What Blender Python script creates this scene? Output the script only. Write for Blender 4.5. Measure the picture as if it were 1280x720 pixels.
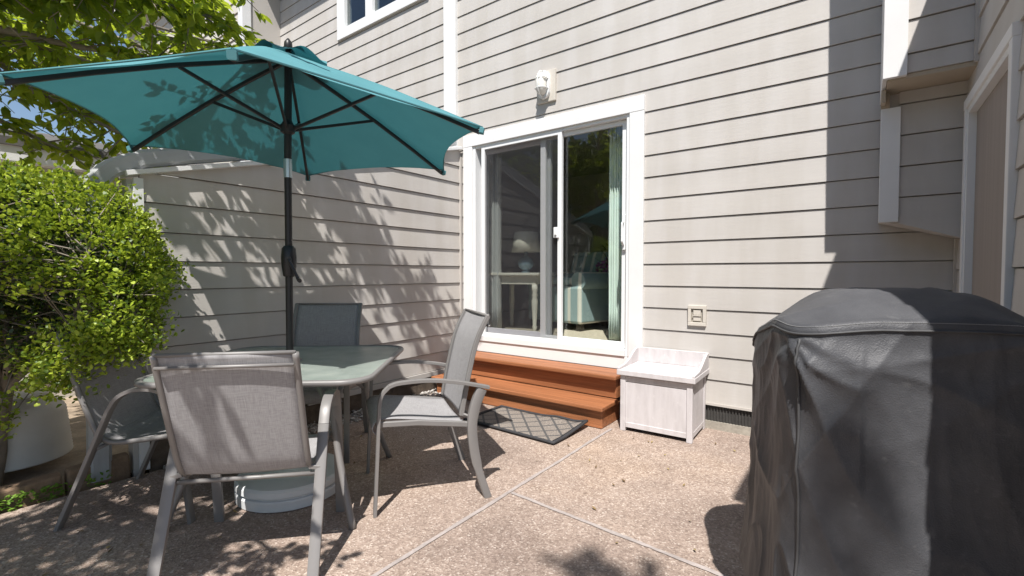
import bpy, bmesh, math, random
from mathutils import Vector, Matrix, noise
R = math.radians
random.seed(7)
scene = bpy.context.scene
for o in list(bpy.data.objects): bpy.data.objects.remove(o, do_unlink=True)
col = scene.collection

# ------------------------------------------------------------------ camera, sky, sun, exposure
cam_d = bpy.data.cameras.new('camera'); cam = bpy.data.objects.new('camera', cam_d); col.objects.link(cam)
cam.location = (0, 0, 1.2); cam.rotation_euler = (R(90 - 1.80), 0, R(36.5))
cam_d.sensor_width = 36; cam_d.lens = 36 * 588 / 1280; cam_d.clip_start = 0.05; cam_d.clip_end = 3000
scene.camera = cam
SUN = Vector((0.297, -0.533, 1.0)).normalized()
EL = math.asin(SUN.z); AZ = math.atan2(SUN.x, SUN.y)
w = bpy.data.worlds.new('World'); scene.world = w; w.use_nodes = True
nt = w.node_tree; bg = nt.nodes['Background']
sky = nt.nodes.new('ShaderNodeTexSky'); sky.sky_type = 'NISHITA'; sky.sun_disc = False
sky.sun_elevation = EL; sky.sun_rotation = AZ; sky.air_density = 1.0; sky.dust_density = 0.6; sky.ozone_density = 1.0
nt.links.new(sky.outputs[0], bg.inputs[0]); bg.inputs[1].default_value = 0.084
sd = bpy.data.lights.new('sun', 'SUN'); so = bpy.data.objects.new('sun', sd); col.objects.link(so)
sd.energy = 5.0; sd.angle = R(0.53); sd.color = (1.0, 0.962, 0.915)
so.rotation_euler = (-SUN).to_track_quat('-Z', 'Y').to_euler()
vs = scene.view_settings; vs.view_transform = 'Standard'; vs.look = 'None'; vs.gamma = 1; vs.use_curve_mapping = False
vs.exposure = 0.62
scene.render.resolution_x = 1024; scene.render.resolution_y = 576
scene.render.engine = 'CYCLES'
scene.cycles.max_bounces = 8; scene.cycles.transparent_max_bounces = 24

# ------------------------------------------------------------------ materials
def lin(c): return tuple(c) + (1.0,) if len(c) == 3 else c
def base_mat(name):
    m = bpy.data.materials.new(name); m.use_nodes = True
    n = m.node_tree.nodes; l = m.node_tree.links
    return m, n, l, n['Principled BSDF'], n['Material Output']
def mix(n, l, a, b, fac, kind='MIX'):
    x = n.new('ShaderNodeMix'); x.data_type = 'RGBA'; x.blend_type = kind
    for sock, v in ((6, a), (7, b), (0, fac)):
        if hasattr(v, 'is_output'): l.new(v, x.inputs[sock])
        else: x.inputs[sock].default_value = v if sock == 0 else lin(v)
    return x.outputs[2]
def tex(n, l, kind, scale, coord=None, stretch=None, detail=4, rough=0.55):
    co = n.new('ShaderNodeTexCoord'); src = co.outputs['Object']
    if stretch:
        mp = n.new('ShaderNodeMapping'); mp.inputs['Scale'].default_value = stretch; l.new(src, mp.inputs[0]); src = mp.outputs[0]
    if kind == 'noise':
        t = n.new('ShaderNodeTexNoise'); t.inputs['Detail'].default_value = detail; t.inputs['Roughness'].default_value = rough
    else:
        t = n.new('ShaderNodeTexVoronoi')
    t.inputs['Scale'].default_value = scale; l.new(src, t.inputs['Vector'])
    return t
def ramp(n, l, src, stops):
    r = n.new('ShaderNodeValToRGB'); l.new(src, r.inputs[0]); e = r.color_ramp.elements
    while len(e) < len(stops): e.new(0.5)
    for el, (p, c) in zip(e, stops): el.position = p; el.color = lin(c)
    return r.outputs[0]
def bump(n, l, p, src, strength, dist=0.01):
    b = n.new('ShaderNodeBump'); b.inputs['Strength'].default_value = strength; b.inputs['Distance'].default_value = dist
    l.new(src, b.inputs['Height']); l.new(b.outputs[0], p.inputs['Normal'])
def mat(name, c, rough=0.6, var=0.12, vscale=3.0, stretch=None, metal=0.0, bscale=None, bstr=0.15, spec=0.4, fine=None):
    m, n, l, p, o = base_mat(name)
    t = tex(n, l, 'noise', vscale, stretch=stretch, detail=6)
    lo = tuple(x * (1 - var) for x in c); hi = tuple(min(1, x * (1 + var)) for x in c)
    cc = ramp(n, l, t.outputs[0], [(0.3, lo), (0.7, hi)])
    if fine:
        t2 = tex(n, l, 'noise', fine, stretch=stretch, detail=3)
        f2 = ramp(n, l, t2.outputs[0], [(0.35, (0.86, 0.86, 0.86)), (0.65, (1, 1, 1))])
        cc = mix(n, l, cc, f2, 1.0, 'MULTIPLY')
    l.new(cc, p.inputs['Base Color'])
    p.inputs['Roughness'].default_value = rough; p.inputs['Metallic'].default_value = metal
    p.inputs['Specular IOR Level'].default_value = spec
    if bscale:
        tb = tex(n, l, 'noise', bscale, stretch=stretch, detail=5); bump(n, l, p, tb.outputs[0], bstr)
    return m
M = {}
M['siding'] = mat('painted_siding', (0.50, 0.476, 0.450), 0.62, 0.045, 1.3, (0.4, 0.4, 3), bscale=30, bstr=0.08, fine=None)
M['cream_siding'] = mat('cream_siding', (0.52, 0.49, 0.43), 0.65, 0.04, 1.5)
M['panel'] = mat('taupe_board', (0.48, 0.45, 0.415), 0.62, 0.04, 2)
M['soffit'] = mat('tan_soffit', (0.42, 0.36, 0.28), 0.7, 0.05, 3)
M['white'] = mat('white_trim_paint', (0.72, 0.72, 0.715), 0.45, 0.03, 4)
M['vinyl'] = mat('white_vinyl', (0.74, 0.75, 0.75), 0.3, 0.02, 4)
M['shaded_vinyl'] = mat('shaded_stile_vinyl', (0.62, 0.61, 0.64), 0.35, 0.02, 4)  # white vinyl again, greyed so the shade sits in its colour
M['concrete'] = mat('foundation_concrete', (0.36, 0.33, 0.28), 0.9, 0.15, 8, bscale=60, bstr=0.3, fine=50)
M['vent'] = mat('dark_vent', (0.05, 0.048, 0.045), 0.7, 0.2, 20)
M['frame'] = mat('taupe_powder_coat', (0.205, 0.195, 0.188), 0.45, 0.05, 6, metal=0.15)
M['bronze'] = mat('dark_bronze_metal', (0.022, 0.021, 0.022), 0.4, 0.1, 6)
M['plastic_black'] = mat('black_plastic', (0.02, 0.02, 0.022), 0.35, 0.1, 6)
M['silver'] = mat('silver_collar', (0.55, 0.6, 0.62), 0.3, 0.05, 6, metal=0.8)
M['base'] = mat('pale_grey_resin', (0.62, 0.63, 0.63), 0.5, 0.08, 5, bscale=40, bstr=0.05)
M['downspout'] = mat('grey_white_downspout', (0.37, 0.38, 0.385), 0.5, 0.08, 5)
M['bark'] = mat('bark', (0.16, 0.13, 0.10), 0.9, 0.3, 14, (1, 1, 0.3), bscale=40, bstr=0.6)
M['twig'] = mat('twig_bark', (0.22, 0.19, 0.155), 0.9, 0.3, 14, bscale=40, bstr=0.5)
M['soil'] = mat('dry_soil', (0.30, 0.235, 0.17), 0.95, 0.3, 6, bscale=25, bstr=0.8, fine=60)
M['timber'] = mat('weathered_timber', (0.115, 0.088, 0.066), 0.9, 0.3, 6, (0.3, 3, 3), bscale=30, bstr=0.5)
M['brick_edge'] = mat('brown_block', (0.23, 0.155, 0.10), 0.9, 0.3, 9, bscale=40, bstr=0.5, fine=60)
M['deck'] = mat('orange_stained_wood', (0.33, 0.13, 0.056), 0.5, 0.34, 3.2, (0.3, 9, 9), bscale=14, bstr=0.25, fine=22)
M['roof'] = mat('roof_shingle', (0.10, 0.095, 0.09), 0.9, 0.2, 5)
M['hem'] = mat('cover_binding', (0.06, 0.06, 0.062), 0.6, 0.1, 20)
M['stitch'] = mat('grey_thread', (0.28, 0.28, 0.28), 0.8, 0.1, 20)
M['room_wall'] = mat('room_paint', (0.50, 0.48, 0.46), 0.8, 0.03, 2)
M['carpet'] = mat('beige_carpet', (0.52, 0.45, 0.35), 0.95, 0.1, 30, bscale=120, bstr=0.4)
M['cream_paint'] = mat('cream_furniture_paint', (0.80, 0.76, 0.66), 0.45, 0.04, 5)
M['shade'] = mat('lamp_shade_linen', (0.72, 0.68, 0.58), 0.8, 0.03, 20)
M['ceramic'] = mat('blue_grey_glaze', (0.16, 0.23, 0.28), 0.12, 0.15, 10)
M['wicker'] = mat('dark_wicker', (0.05, 0.04, 0.03), 0.7, 0.3, 30)
M['petal'] = mat('purple_petals', (0.30, 0.09, 0.28), 0.7, 0.3, 30)
M['dark_leaf'] = mat('dark_house_leaf', (0.03, 0.055, 0.025), 0.6, 0.3, 20)
M['curtain_mint'] = mat('mint_curtain', (0.74, 0.83, 0.77), 0.85, 0.04, 8)
M['curtain_grey'] = mat('grey_curtain', (0.55, 0.56, 0.55), 0.85, 0.04, 8)
M['blind'] = mat('taupe_blind', (0.50, 0.43, 0.37), 0.8, 0.05, 2, (6, 6, 0.2))
M['box_plate'] = mat('ivory_plate', (0.55, 0.51, 0.45), 0.5, 0.03, 5)
M['lens'] = mat('frosted_lens', (0.72, 0.70, 0.64), 0.25, 0.03, 5)
M['flag'] = mat('navy_cloth', (0.02, 0.035, 0.12), 0.8, 0.1, 5)
M['rubber'] = mat('dark_rubber', (0.035, 0.035, 0.038), 0.7, 0.15, 20)

def m_siding_dirty():
    m = M['siding']; n = m.node_tree.nodes; l = m.node_tree.links; p = n['Principled BSDF']
    src = p.inputs['Base Color'].links[0].from_socket
    t = tex(n, l, 'noise', 2.2, stretch=(2.5, 2.5, 0.35), detail=7)
    f = ramp(n, l, t.outputs[0], [(0.42, (0.93, 0.92, 0.90)), (0.62, (1, 1, 1))])
    l.new(mix(n, l, src, f, 1.0, 'MULTIPLY'), p.inputs['Base Color'])
m_siding_dirty()

def m_whitewash():
    m, n, l, p, o = base_mat('whitewashed_wood')
    t = tex(n, l, 'noise', 7, stretch=(3, 3, 0.5), detail=8)
    t2 = tex(n, l, 'noise', 16, detail=6)
    v = tex(n, l, 'vor', 17)
    a = ramp(n, l, t.outputs[0], [(0.3, (0.47, 0.44, 0.44)), (0.62, (0.57, 0.54, 0.545))])
    b = ramp(n, l, v.outputs['Distance'], [(0.05, (0.76, 0.75, 0.75)), (0.2, (0.56, 0.53, 0.53))])
    f = ramp(n, l, t2.outputs[0], [(0.55, (0, 0, 0)), (0.66, (0.8, 0.8, 0.8))])
    l.new(mix(n, l, a, b, f), p.inputs['Base Color']); p.inputs['Roughness'].default_value = 0.75
    bump(n, l, p, t.outputs[0], 0.15)
    return m
M['whitewash'] = m_whitewash()

def m_aggregate():
    m, n, l, p, o = base_mat('exposed_aggregate')
    v = tex(n, l, 'vor', 130); v2 = tex(n, l, 'vor', 60)
    sep = n.new('ShaderNodeSeparateColor'); l.new(v.outputs['Color'], sep.inputs[0])
    c1 = ramp(n, l, sep.outputs[0], [(0.0, (0.17, 0.125, 0.10)), (0.3, (0.27, 0.205, 0.168)), (0.6, (0.35, 0.272, 0.225)), (0.86, (0.43, 0.345, 0.29)), (0.93, (0.53, 0.45, 0.39)), (1.0, (0.68, 0.60, 0.53))])
    sep2 = n.new('ShaderNodeSeparateColor'); l.new(v2.outputs['Color'], sep2.inputs[0])
    c2 = ramp(n, l, sep2.outputs[0], [(0.0, (0.26, 0.195, 0.16)), (0.5, (0.345, 0.268, 0.222)), (1.0, (0.43, 0.345, 0.29))])
    c = mix(n, l, c1, c2, 0.4)
    big = tex(n, l, 'noise', 0.9, detail=6)
    st = ramp(n, l, big.outputs[0], [(0.33, (0.68, 0.66, 0.66)), (0.5, (0.98, 0.97, 0.96)), (0.72, (1.06, 1.0, 0.90))])
    c = mix(n, l, c, st, 1.0, 'MULTIPLY')
    mid = tex(n, l, 'noise', 5, detail=5)
    st2 = ramp(n, l, mid.outputs[0], [(0.3, (0.86, 0.85, 0.84)), (0.6, (1, 1, 1))])
    c = mix(n, l, c, st2, 1.0, 'MULTIPLY')
    l.new(c, p.inputs['Base Color']); p.inputs['Roughness'].default_value = 0.8
    bump(n, l, p, v.outputs['Distance'], 0.5, 0.006)
    return m
M['aggregate'] = m_aggregate()
M['joint'] = mat('joint_mortar', (0.36, 0.315, 0.295), 0.9, 0.16, 9, bscale=60, bstr=0.3, fine=50)

def m_sling():
    m, n, l, p, o = base_mat('sling_mesh')
    a = tex(n, l, 'noise', 100, stretch=(7, 0.2, 0.2), detail=3); b = tex(n, l, 'noise', 100, stretch=(0.2, 7, 7), detail=3)
    s = mix(n, l, a.outputs[0], b.outputs[0], 0.5)
    c = ramp(n, l, s, [(0.36, (0.30, 0.29, 0.295)), (0.5, (0.40, 0.39, 0.395)), (0.64, (0.50, 0.49, 0.495))])
    d = n.new('ShaderNodeBsdfDiffuse'); t = n.new('ShaderNodeBsdfTranslucent'); tr = n.new('ShaderNodeBsdfTransparent')
    l.new(c, d.inputs[0]); l.new(c, t.inputs[0])
    m1 = n.new('ShaderNodeMixShader'); m1.inputs[0].default_value = 0.25; l.new(d.outputs[0], m1.inputs[1]); l.new(t.outputs[0], m1.inputs[2])
    m2 = n.new('ShaderNodeMixShader'); m2.inputs[0].default_value = 0.06; l.new(m1.outputs[0], m2.inputs[1]); l.new(tr.outputs[0], m2.inputs[2])
    l.new(m2.outputs[0], o.inputs[0]); return m
M['sling'] = m_sling()

def m_translucent(name, c, ct, fac, wv=None, rough=0.8):
    m, n, l, p, o = base_mat(name)
    d = n.new('ShaderNodeBsdfDiffuse'); t = n.new('ShaderNodeBsdfTranslucent')
    x = tex(n, l, 'noise', wv or 3, detail=6)
    l.new(ramp(n, l, x.outputs[0], [(0.3, tuple(v * 0.9 for v in c)), (0.7, tuple(v * 1.1 for v in c))]), d.inputs[0])
    t.inputs[0].default_value = lin(ct)
    m1 = n.new('ShaderNodeMixShader'); m1.inputs[0].default_value = fac; l.new(d.outputs[0], m1.inputs[1]); l.new(t.outputs[0], m1.inputs[2])
    l.new(m1.outputs[0], o.inputs[0]); return m
M['canopy'] = m_translucent('teal_canvas', (0.14, 0.345, 0.385), (0.020, 0.122, 0.145), 0.36)

def m_leaf(name, stops, tcol, fac, gloss=0.3):
    m, n, l, p, o = base_mat(name)
    g = n.new('ShaderNodeNewGeometry')
    c = ramp(n, l, g.outputs['Random Per Island'], stops)
    p.inputs['Roughness'].default_value = 0.45; p.inputs['Specular IOR Level'].default_value = gloss
    l.new(c, p.inputs['Base Color'])
    t = n.new('ShaderNodeBsdfTranslucent'); l.new(mix(n, l, c, tcol, 0.75), t.inputs[0])
    m1 = n.new('ShaderNodeMixShader'); m1.inputs[0].default_value = fac; l.new(p.outputs[0], m1.inputs[1]); l.new(t.outputs[0], m1.inputs[2])
    l.new(m1.outputs[0], o.inputs[0]); return m
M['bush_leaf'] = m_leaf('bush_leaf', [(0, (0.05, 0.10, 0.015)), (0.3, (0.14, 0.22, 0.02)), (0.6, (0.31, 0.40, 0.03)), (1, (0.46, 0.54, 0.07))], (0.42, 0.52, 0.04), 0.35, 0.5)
M['bush_inner'] = m_leaf('bush_inner_leaf', [(0, (0.02, 0.045, 0.015)), (0.6, (0.045, 0.085, 0.025)), (1, (0.09, 0.12, 0.06))], (0.1, 0.2, 0.03), 0.2, 0.6)
M['tree_leaf'] = m_leaf('tree_leaf', [(0, (0.05, 0.10, 0.016)), (0.5, (0.10, 0.17, 0.022)), (0.9, (0.16, 0.24, 0.03)), (1, (0.26, 0.33, 0.04))], (0.52, 0.62, 0.04), 0.58, 0.4)
M['far_leaf'] = m_leaf('far_leaf', [(0, (0.02, 0.045, 0.012)), (0.6, (0.045, 0.085, 0.02)), (1, (0.10, 0.14, 0.03))], (0.1, 0.2, 0.02), 0.25)
M['weed'] = m_leaf('weed_leaf', [(0, (0.09, 0.19, 0.02)), (1, (0.22, 0.36, 0.05))], (0.2, 0.4, 0.05), 0.3)
M['stone'] = m_leaf('pale_pebble', [(0, (0.18, 0.16, 0.14)), (0.6, (0.36, 0.33, 0.30)), (1, (0.66, 0.63, 0.60))], (0.3, 0.3, 0.3), 0.0)

def schlick(n, l, f0):
    lw = n.new('ShaderNodeLayerWeight'); lw.inputs[0].default_value = 0.5
    p5 = n.new('ShaderNodeMath'); p5.operation = 'POWER'; p5.inputs[1].default_value = 5.0; l.new(lw.outputs['Facing'], p5.inputs[0])
    ma = n.new('ShaderNodeMath'); ma.operation = 'MULTIPLY_ADD'; ma.inputs[1].default_value = 1 - f0; ma.inputs[2].default_value = f0; l.new(p5.outputs[0], ma.inputs[0])
    return ma.outputs[0]
def m_glass(name, tint, ior, rough=0.0):
    m, n, l, p, o = base_mat(name)
    t = n.new('ShaderNodeBsdfTransparent'); t.inputs[0].default_value = lin(tint)
    g = n.new('ShaderNodeBsdfGlossy'); g.inputs['Roughness'].default_value = rough; g.inputs[0].default_value = (1, 1, 1, 1)
    f = schlick(n, l, ior)
    s = n.new('ShaderNodeMixShader'); l.new(f, s.inputs[0]); l.new(t.outputs[0], s.inputs[1]); l.new(g.outputs[0], s.inputs[2])
    l.new(s.outputs[0], o.inputs[0]); return m
M['glass'] = m_glass('window_glass', (0.94, 0.96, 0.95), 0.05)
M['upper_glass'] = m_glass('upper_glass', (0.7, 0.73, 0.73), 0.10)
def m_screen():
    m, n, l, p, o = base_mat('insect_screen')
    t = n.new('ShaderNodeBsdfTransparent'); d = n.new('ShaderNodeBsdfDiffuse'); d.inputs[0].default_value = (0.05, 0.05, 0.055, 1)
    s = n.new('ShaderNodeMixShader'); s.inputs[0].default_value = 0.22; l.new(t.outputs[0], s.inputs[1]); l.new(d.outputs[0], s.inputs[2])
    l.new(s.outputs[0], o.inputs[0]); return m
M['screen'] = m_screen()
M['sun_screen'] = mat('taupe_sun_screen', (0.30, 0.265, 0.24), 0.9, 0.06, 3, (8, 8, .2), spec=0.1)
def m_tabletop():
    m, n, l, p, o = base_mat('pebbled_glass')
    t = n.new('ShaderNodeBsdfTransparent'); t.inputs[0].default_value = (0.62, 0.72, 0.66, 1)
    d = n.new('ShaderNodeBsdfDiffuse'); x = tex(n, l, 'noise', 7, detail=8)
    l.new(ramp(n, l, x.outputs[0], [(0.35, (0.40, 0.46, 0.42)), (0.6, (0.52, 0.58, 0.53)), (0.75, (0.66, 0.70, 0.62))]), d.inputs[0])
    tl = n.new('ShaderNodeBsdfTranslucent'); tl.inputs[0].default_value = (0.42, 0.52, 0.46, 1)
    g = n.new('ShaderNodeBsdfGlossy'); g.inputs['Roughness'].default_value = 0.22
    v = tex(n, l, 'vor', 160); b = n.new('ShaderNodeBump'); b.inputs['Strength'].default_value = 0.25; b.inputs['Distance'].default_value = 0.004
    l.new(v.outputs['Distance'], b.inputs['Height']); l.new(b.outputs[0], g.inputs['Normal'])
    s0 = n.new('ShaderNodeMixShader'); s0.inputs[0].default_value = 0.35; l.new(d.outputs[0], s0.inputs[1]); l.new(tl.outputs[0], s0.inputs[2])
    s1 = n.new('ShaderNodeMixShader'); s1.inputs[0].default_value = 0.84; l.new(t.outputs[0], s1.inputs[1]); l.new(s0.outputs[0], s1.inputs[2])
    f = schlick(n, l, 0.05)
    s2 = n.new('ShaderNodeMixShader'); l.new(f, s2.inputs[0]); l.new(s1.outputs[0], s2.inputs[1]); l.new(g.outputs[0], s2.inputs[2])
    l.new(s2.outputs[0], o.inputs[0]); return m
M['tabletop'] = m_tabletop()
def m_cover():
    m, n, l, p, o = base_mat('black_cover_fabric')
    x = tex(n, l, 'noise', 5, detail=8, rough=0.65); y = tex(n, l, 'noise', 260, detail=2); z = tex(n, l, 'noise', 28, detail=6)
    c = ramp(n, l, x.outputs[0], [(0.35, (0.052, 0.053, 0.058)), (0.6, (0.075, 0.076, 0.082)), (0.8, (0.105, 0.106, 0.111))])
    d = ramp(n, l, z.outputs[0], [(0.62, (0, 0, 0)), (0.76, (0.35, 0.35, 0.35))])
    c = mix(n, l, c, (0.15, 0.15, 0.15), d)
    l.new(c, p.inputs['Base Color']); p.inputs['Roughness'].default_value = 0.5; p.inputs['Specular IOR Level'].default_value = 0.3
    cr = tex(n, l, 'noise', 4.5, stretch=(1, 1, .6), detail=5, rough=.5); ad = n.new('ShaderNodeMath'); ad.operation = 'MULTIPLY_ADD'; ad.inputs[1].default_value = 6.0
    l.new(cr.outputs[0], ad.inputs[0]); l.new(y.outputs[0], ad.inputs[2]); bump(n, l, p, ad.outputs[0], 0.30, 0.005); return m
M['cover'] = m_cover()
def m_stripe():
    m, n, l, p, o = base_mat('striped_upholstery')
    co = n.new('ShaderNodeTexCoord'); s = n.new('ShaderNodeSeparateXYZ'); l.new(co.outputs['Object'], s.inputs[0])
    mm = n.new('ShaderNodeMath'); mm.operation = 'MULTIPLY'; mm.inputs[1].default_value = 7.0; l.new(s.outputs[0], mm.inputs[0])
    fr = n.new('ShaderNodeMath'); fr.operation = 'FRACT'; l.new(mm.outputs[0], fr.inputs[0])
    l.new(ramp(n, l, fr.outputs[0], [(0.0, (0.30, 0.40, 0.40)), (0.60, (0.30, 0.40, 0.40)), (0.62, (0.70, 0.68, 0.6)), (0.9, (0.70, 0.68, 0.6)), (0.92, (0.30, 0.40, 0.40))]), p.inputs['Base Color'])
    p.inputs['Roughness'].default_value = 0.85; return m
M['stripe'] = m_stripe()
def m_mat():
    m, n, l, p, o = base_mat('doormat_pile')
    co = n.new('ShaderNodeTexCoord'); s = n.new('ShaderNodeSeparateXYZ'); l.new(co.outputs['Object'], s.inputs[0])
    def math_(op, a, b):
        k = n.new('ShaderNodeMath'); k.operation = op
        for i, v in enumerate((a, b)):
            if hasattr(v, 'is_output'): l.new(v, k.inputs[i])
            else: k.inputs[i].default_value = v
        return k.outputs[0]
    def line(a):
        f = math_('FRACT', math_('MULTIPLY', a, 6.5), 0); return math_('LESS_THAN', f, 0.16)
    ln = math_('MAXIMUM', line(math_('ADD', s.outputs[0], s.outputs[1])), line(math_('SUBTRACT', s.outputs[0], s.outputs[1])))
    t = tex(n, l, 'noise', 140, detail=3)
    c = ramp(n, l, t.outputs[0], [(0.35, (0.11, 0.095, 0.082)), (0.65, (0.30, 0.26, 0.225))])
    l.new(mix(n, l, c, (0.075, 0.072, 0.07), ln), p.inputs['Base Color']); p.inputs['Roughness'].default_value = 0.95
    bump(n, l, p, t.outputs[0], 0.5); return m
M['mat'] = m_mat()
def m_pot():
    m, n, l, p, o = base_mat('ribbed_white_pot')
    t = tex(n, l, 'noise', 5, detail=6)
    l.new(ramp(n, l, t.outputs[0], [(0.3, (0.50, 0.49, 0.455)), (0.7, (0.60, 0.59, 0.55))]), p.inputs['Base Color'])
    p.inputs['Roughness'].default_value = 0.55; return m
M['pot'] = m_pot()

# ------------------------------------------------------------------ mesh helpers
class MB:
    def __init__(s): s.v = []; s.f = []
    def add(s, vs_, fs):
        b = len(s.v); s.v += [tuple(x) for x in vs_]; s.f += [tuple(i + b for i in f) for f in fs]
    def hexa(s, p):            # 8 points: bottom 4 ccw, top 4 ccw
        s.add(p, [(3, 2, 1, 0), (4, 5, 6, 7), (0, 1, 5, 4), (1, 2, 6, 5), (2, 3, 7, 6), (3, 0, 4, 7)])
    def box(s, x0, x1, y0, y1, z0, z1):
        x0, x1 = sorted((x0, x1)); y0, y1 = sorted((y0, y1)); z0, z1 = sorted((z0, z1))
        s.hexa([(x0, y0, z0), (x1, y0, z0), (x1, y1, z0), (x0, y1, z0), (x0, y0, z1), (x1, y0, z1), (x1, y1, z1), (x0, y1, z1)])
    def prism(s, poly, ext):   # planar polygon (3d points) extruded by a vector
        n_ = len(poly); e = Vector(ext); a = [Vector(p) for p in poly]
        s.add(a + [p + e for p in a], [tuple(range(n_))[::-1], tuple(range(n_, 2 * n_))] + [(i, (i + 1) % n_, n_ + (i + 1) % n_, n_ + i) for i in range(n_)])
    def ring_sweep(s, rings, closed=False, cap=True):
        n_ = len(rings[0]); b = len(s.v)
        for r in rings: s.v += [tuple(x) for x in r]
        m_ = len(rings)
        for i in range(m_ if closed else m_ - 1):
            j = (i + 1) % m_
            for k in range(n_):
                q = (k + 1) % n_
                s.f.append((b + i * n_ + k, b + i * n_ + q, b + j * n_ + q, b + j * n_ + k))
        if cap and not closed:
            s.f.append(tuple(b + k for k in range(n_))[::-1]); s.f.append(tuple(b + (m_ - 1) * n_ + k for k in range(n_)))
    def tube(s, path, r, sides=8, closed=False):
        P = [Vector(p) for p in path]; N = len(P); rr = r if isinstance(r, (list, tuple)) else [r] * N
        up = Vector((0.123, 0.31, 0.94)); rings = []
        prev = None
        for i in range(N):
            a = P[(i - 1) % N] if closed or i > 0 else P[i]; c = P[(i + 1) % N] if closed or i < N - 1 else P[i]
            t = (c - a).normalized()
            if prev is None:
                u = t.cross(up)
                if u.length < 1e-4: u = t.cross(Vector((1, 0, 0)))
            else: u = prev - t * prev.dot(t)
            u.normalize(); prev = u; v_ = t.cross(u)
            rings.append([P[i] + (u * math.cos(2 * math.pi * k / sides) + v_ * math.sin(2 * math.pi * k / sides)) * rr[i] for k in range(sides)])
        s.ring_sweep(rings, closed)
    def bar(s, path, u, hw, ht):      # rectangular bar, width axis u fixed; ht may be a list
        P = [Vector(p) for p in path]; u = Vector(u).normalized(); N = len(P)
        hts = ht if isinstance(ht, (list, tuple)) else [ht] * N
        hws = hw if isinstance(hw, (list, tuple)) else [hw] * N
        rings = []; prevn = None
        for i in range(N):
            t = (P[min(i + 1, N - 1)] - P[max(i - 1, 0)]).normalized(); n_ = t.cross(u).normalized()
            if prevn is not None and n_.dot(prevn) < 0: n_ = -n_
            prevn = n_
            a = u * hws[i]; b = n_ * hts[i]; ca = a * 0.75; cb = b * 0.75
            rings.append([P[i] + x for x in (a + cb, ca + b, -ca + b, -a + cb, -a - cb, -ca - b, ca - b, a - cb)])
        s.ring_sweep(rings)
    def lathe(s, prof, center=(0, 0, 0), seg=32, cap=True):
        c = Vector(center)
        rings = [[c + Vector((r * math.cos(2 * math.pi * k / seg), r * math.sin(2 * math.pi * k / seg), z)) for k in range(seg)] for r, z in prof]
        s.ring_sweep(rings, cap=cap)
    def grid(s, rows):
        b = len(s.v); n_ = len(rows[0])
        for r in rows: s.v += [tuple(x) for x in r]
        for i in range(len(rows) - 1):
            for j in range(n_ - 1):
                s.f.append((b + i * n_ + j, b + i * n_ + j + 1, b + (i + 1) * n_ + j + 1, b + (i + 1) * n_ + j))
    def build(s, name, m, parent=None, smooth=False, bevel=0.0, solid=0.0, subdiv=0):
        me = bpy.data.meshes.new(name); me.from_pydata(s.v, [], s.f); me.update()
        bm = bmesh.new(); bm.from_mesh(me); bmesh.ops.recalc_face_normals(bm, faces=bm.faces) if not solid else None
        bm.to_mesh(me); bm.free()
        o = bpy.data.objects.new(name, me); col.objects.link(o); me.materials.append(m)
        if smooth:
            me.polygons.foreach_set('use_smooth', [True] * len(me.polygons))
            if smooth == 'auto':
                me.set_sharp_from_angle(angle=R(35))
        if solid:
            md = o.modifiers.new('thickness', 'SOLIDIFY'); md.thickness = solid; md.offset = 0
        if bevel:
            md = o.modifiers.new('bevel', 'BEVEL'); md.width = bevel; md.segments = 2; md.limit_method = 'ANGLE'; md.angle_limit = R(40)
        if subdiv:
            md = o.modifiers.new('sub', 'SUBSURF'); md.levels = subdiv; md.render_levels = subdiv
        if parent: o.parent = parent
        return o
def tag(o, label=None, cat=None, group=None, kind=None):
    if label: o['label'] = label
    if cat: o['category'] = cat
    if group: o['group'] = group
    if kind: o['kind'] = kind
    return o
def thing(name, loc, rz, label, cat, group=None):
    o = bpy.data.objects.new(name, None); col.objects.link(o); o.location = loc; o.rotation_euler = (0, 0, rz)
    o.empty_display_size = 0.1
    return tag(o, label, cat, group)
def curve(pts, n_=6):         # Catmull-Rom through points
    P = [Vector(p) for p in pts]; out = []
    for i in range(len(P) - 1):
        p0 = P[max(i - 1, 0)]; p1 = P[i]; p2 = P[i + 1]; p3 = P[min(i + 2, len(P) - 1)]
        for k in range(n_):
            t = k / n_
            out.append(0.5 * ((2 * p1) + (p2 - p0) * t + (2 * p0 - 5 * p1 + 4 * p2 - p3) * t * t + (3 * p1 - p0 - 3 * p2 + p3) * t ** 3))
    out.append(P[-1]); return out
LAP0, LAP = 0.205, 0.1788
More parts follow.
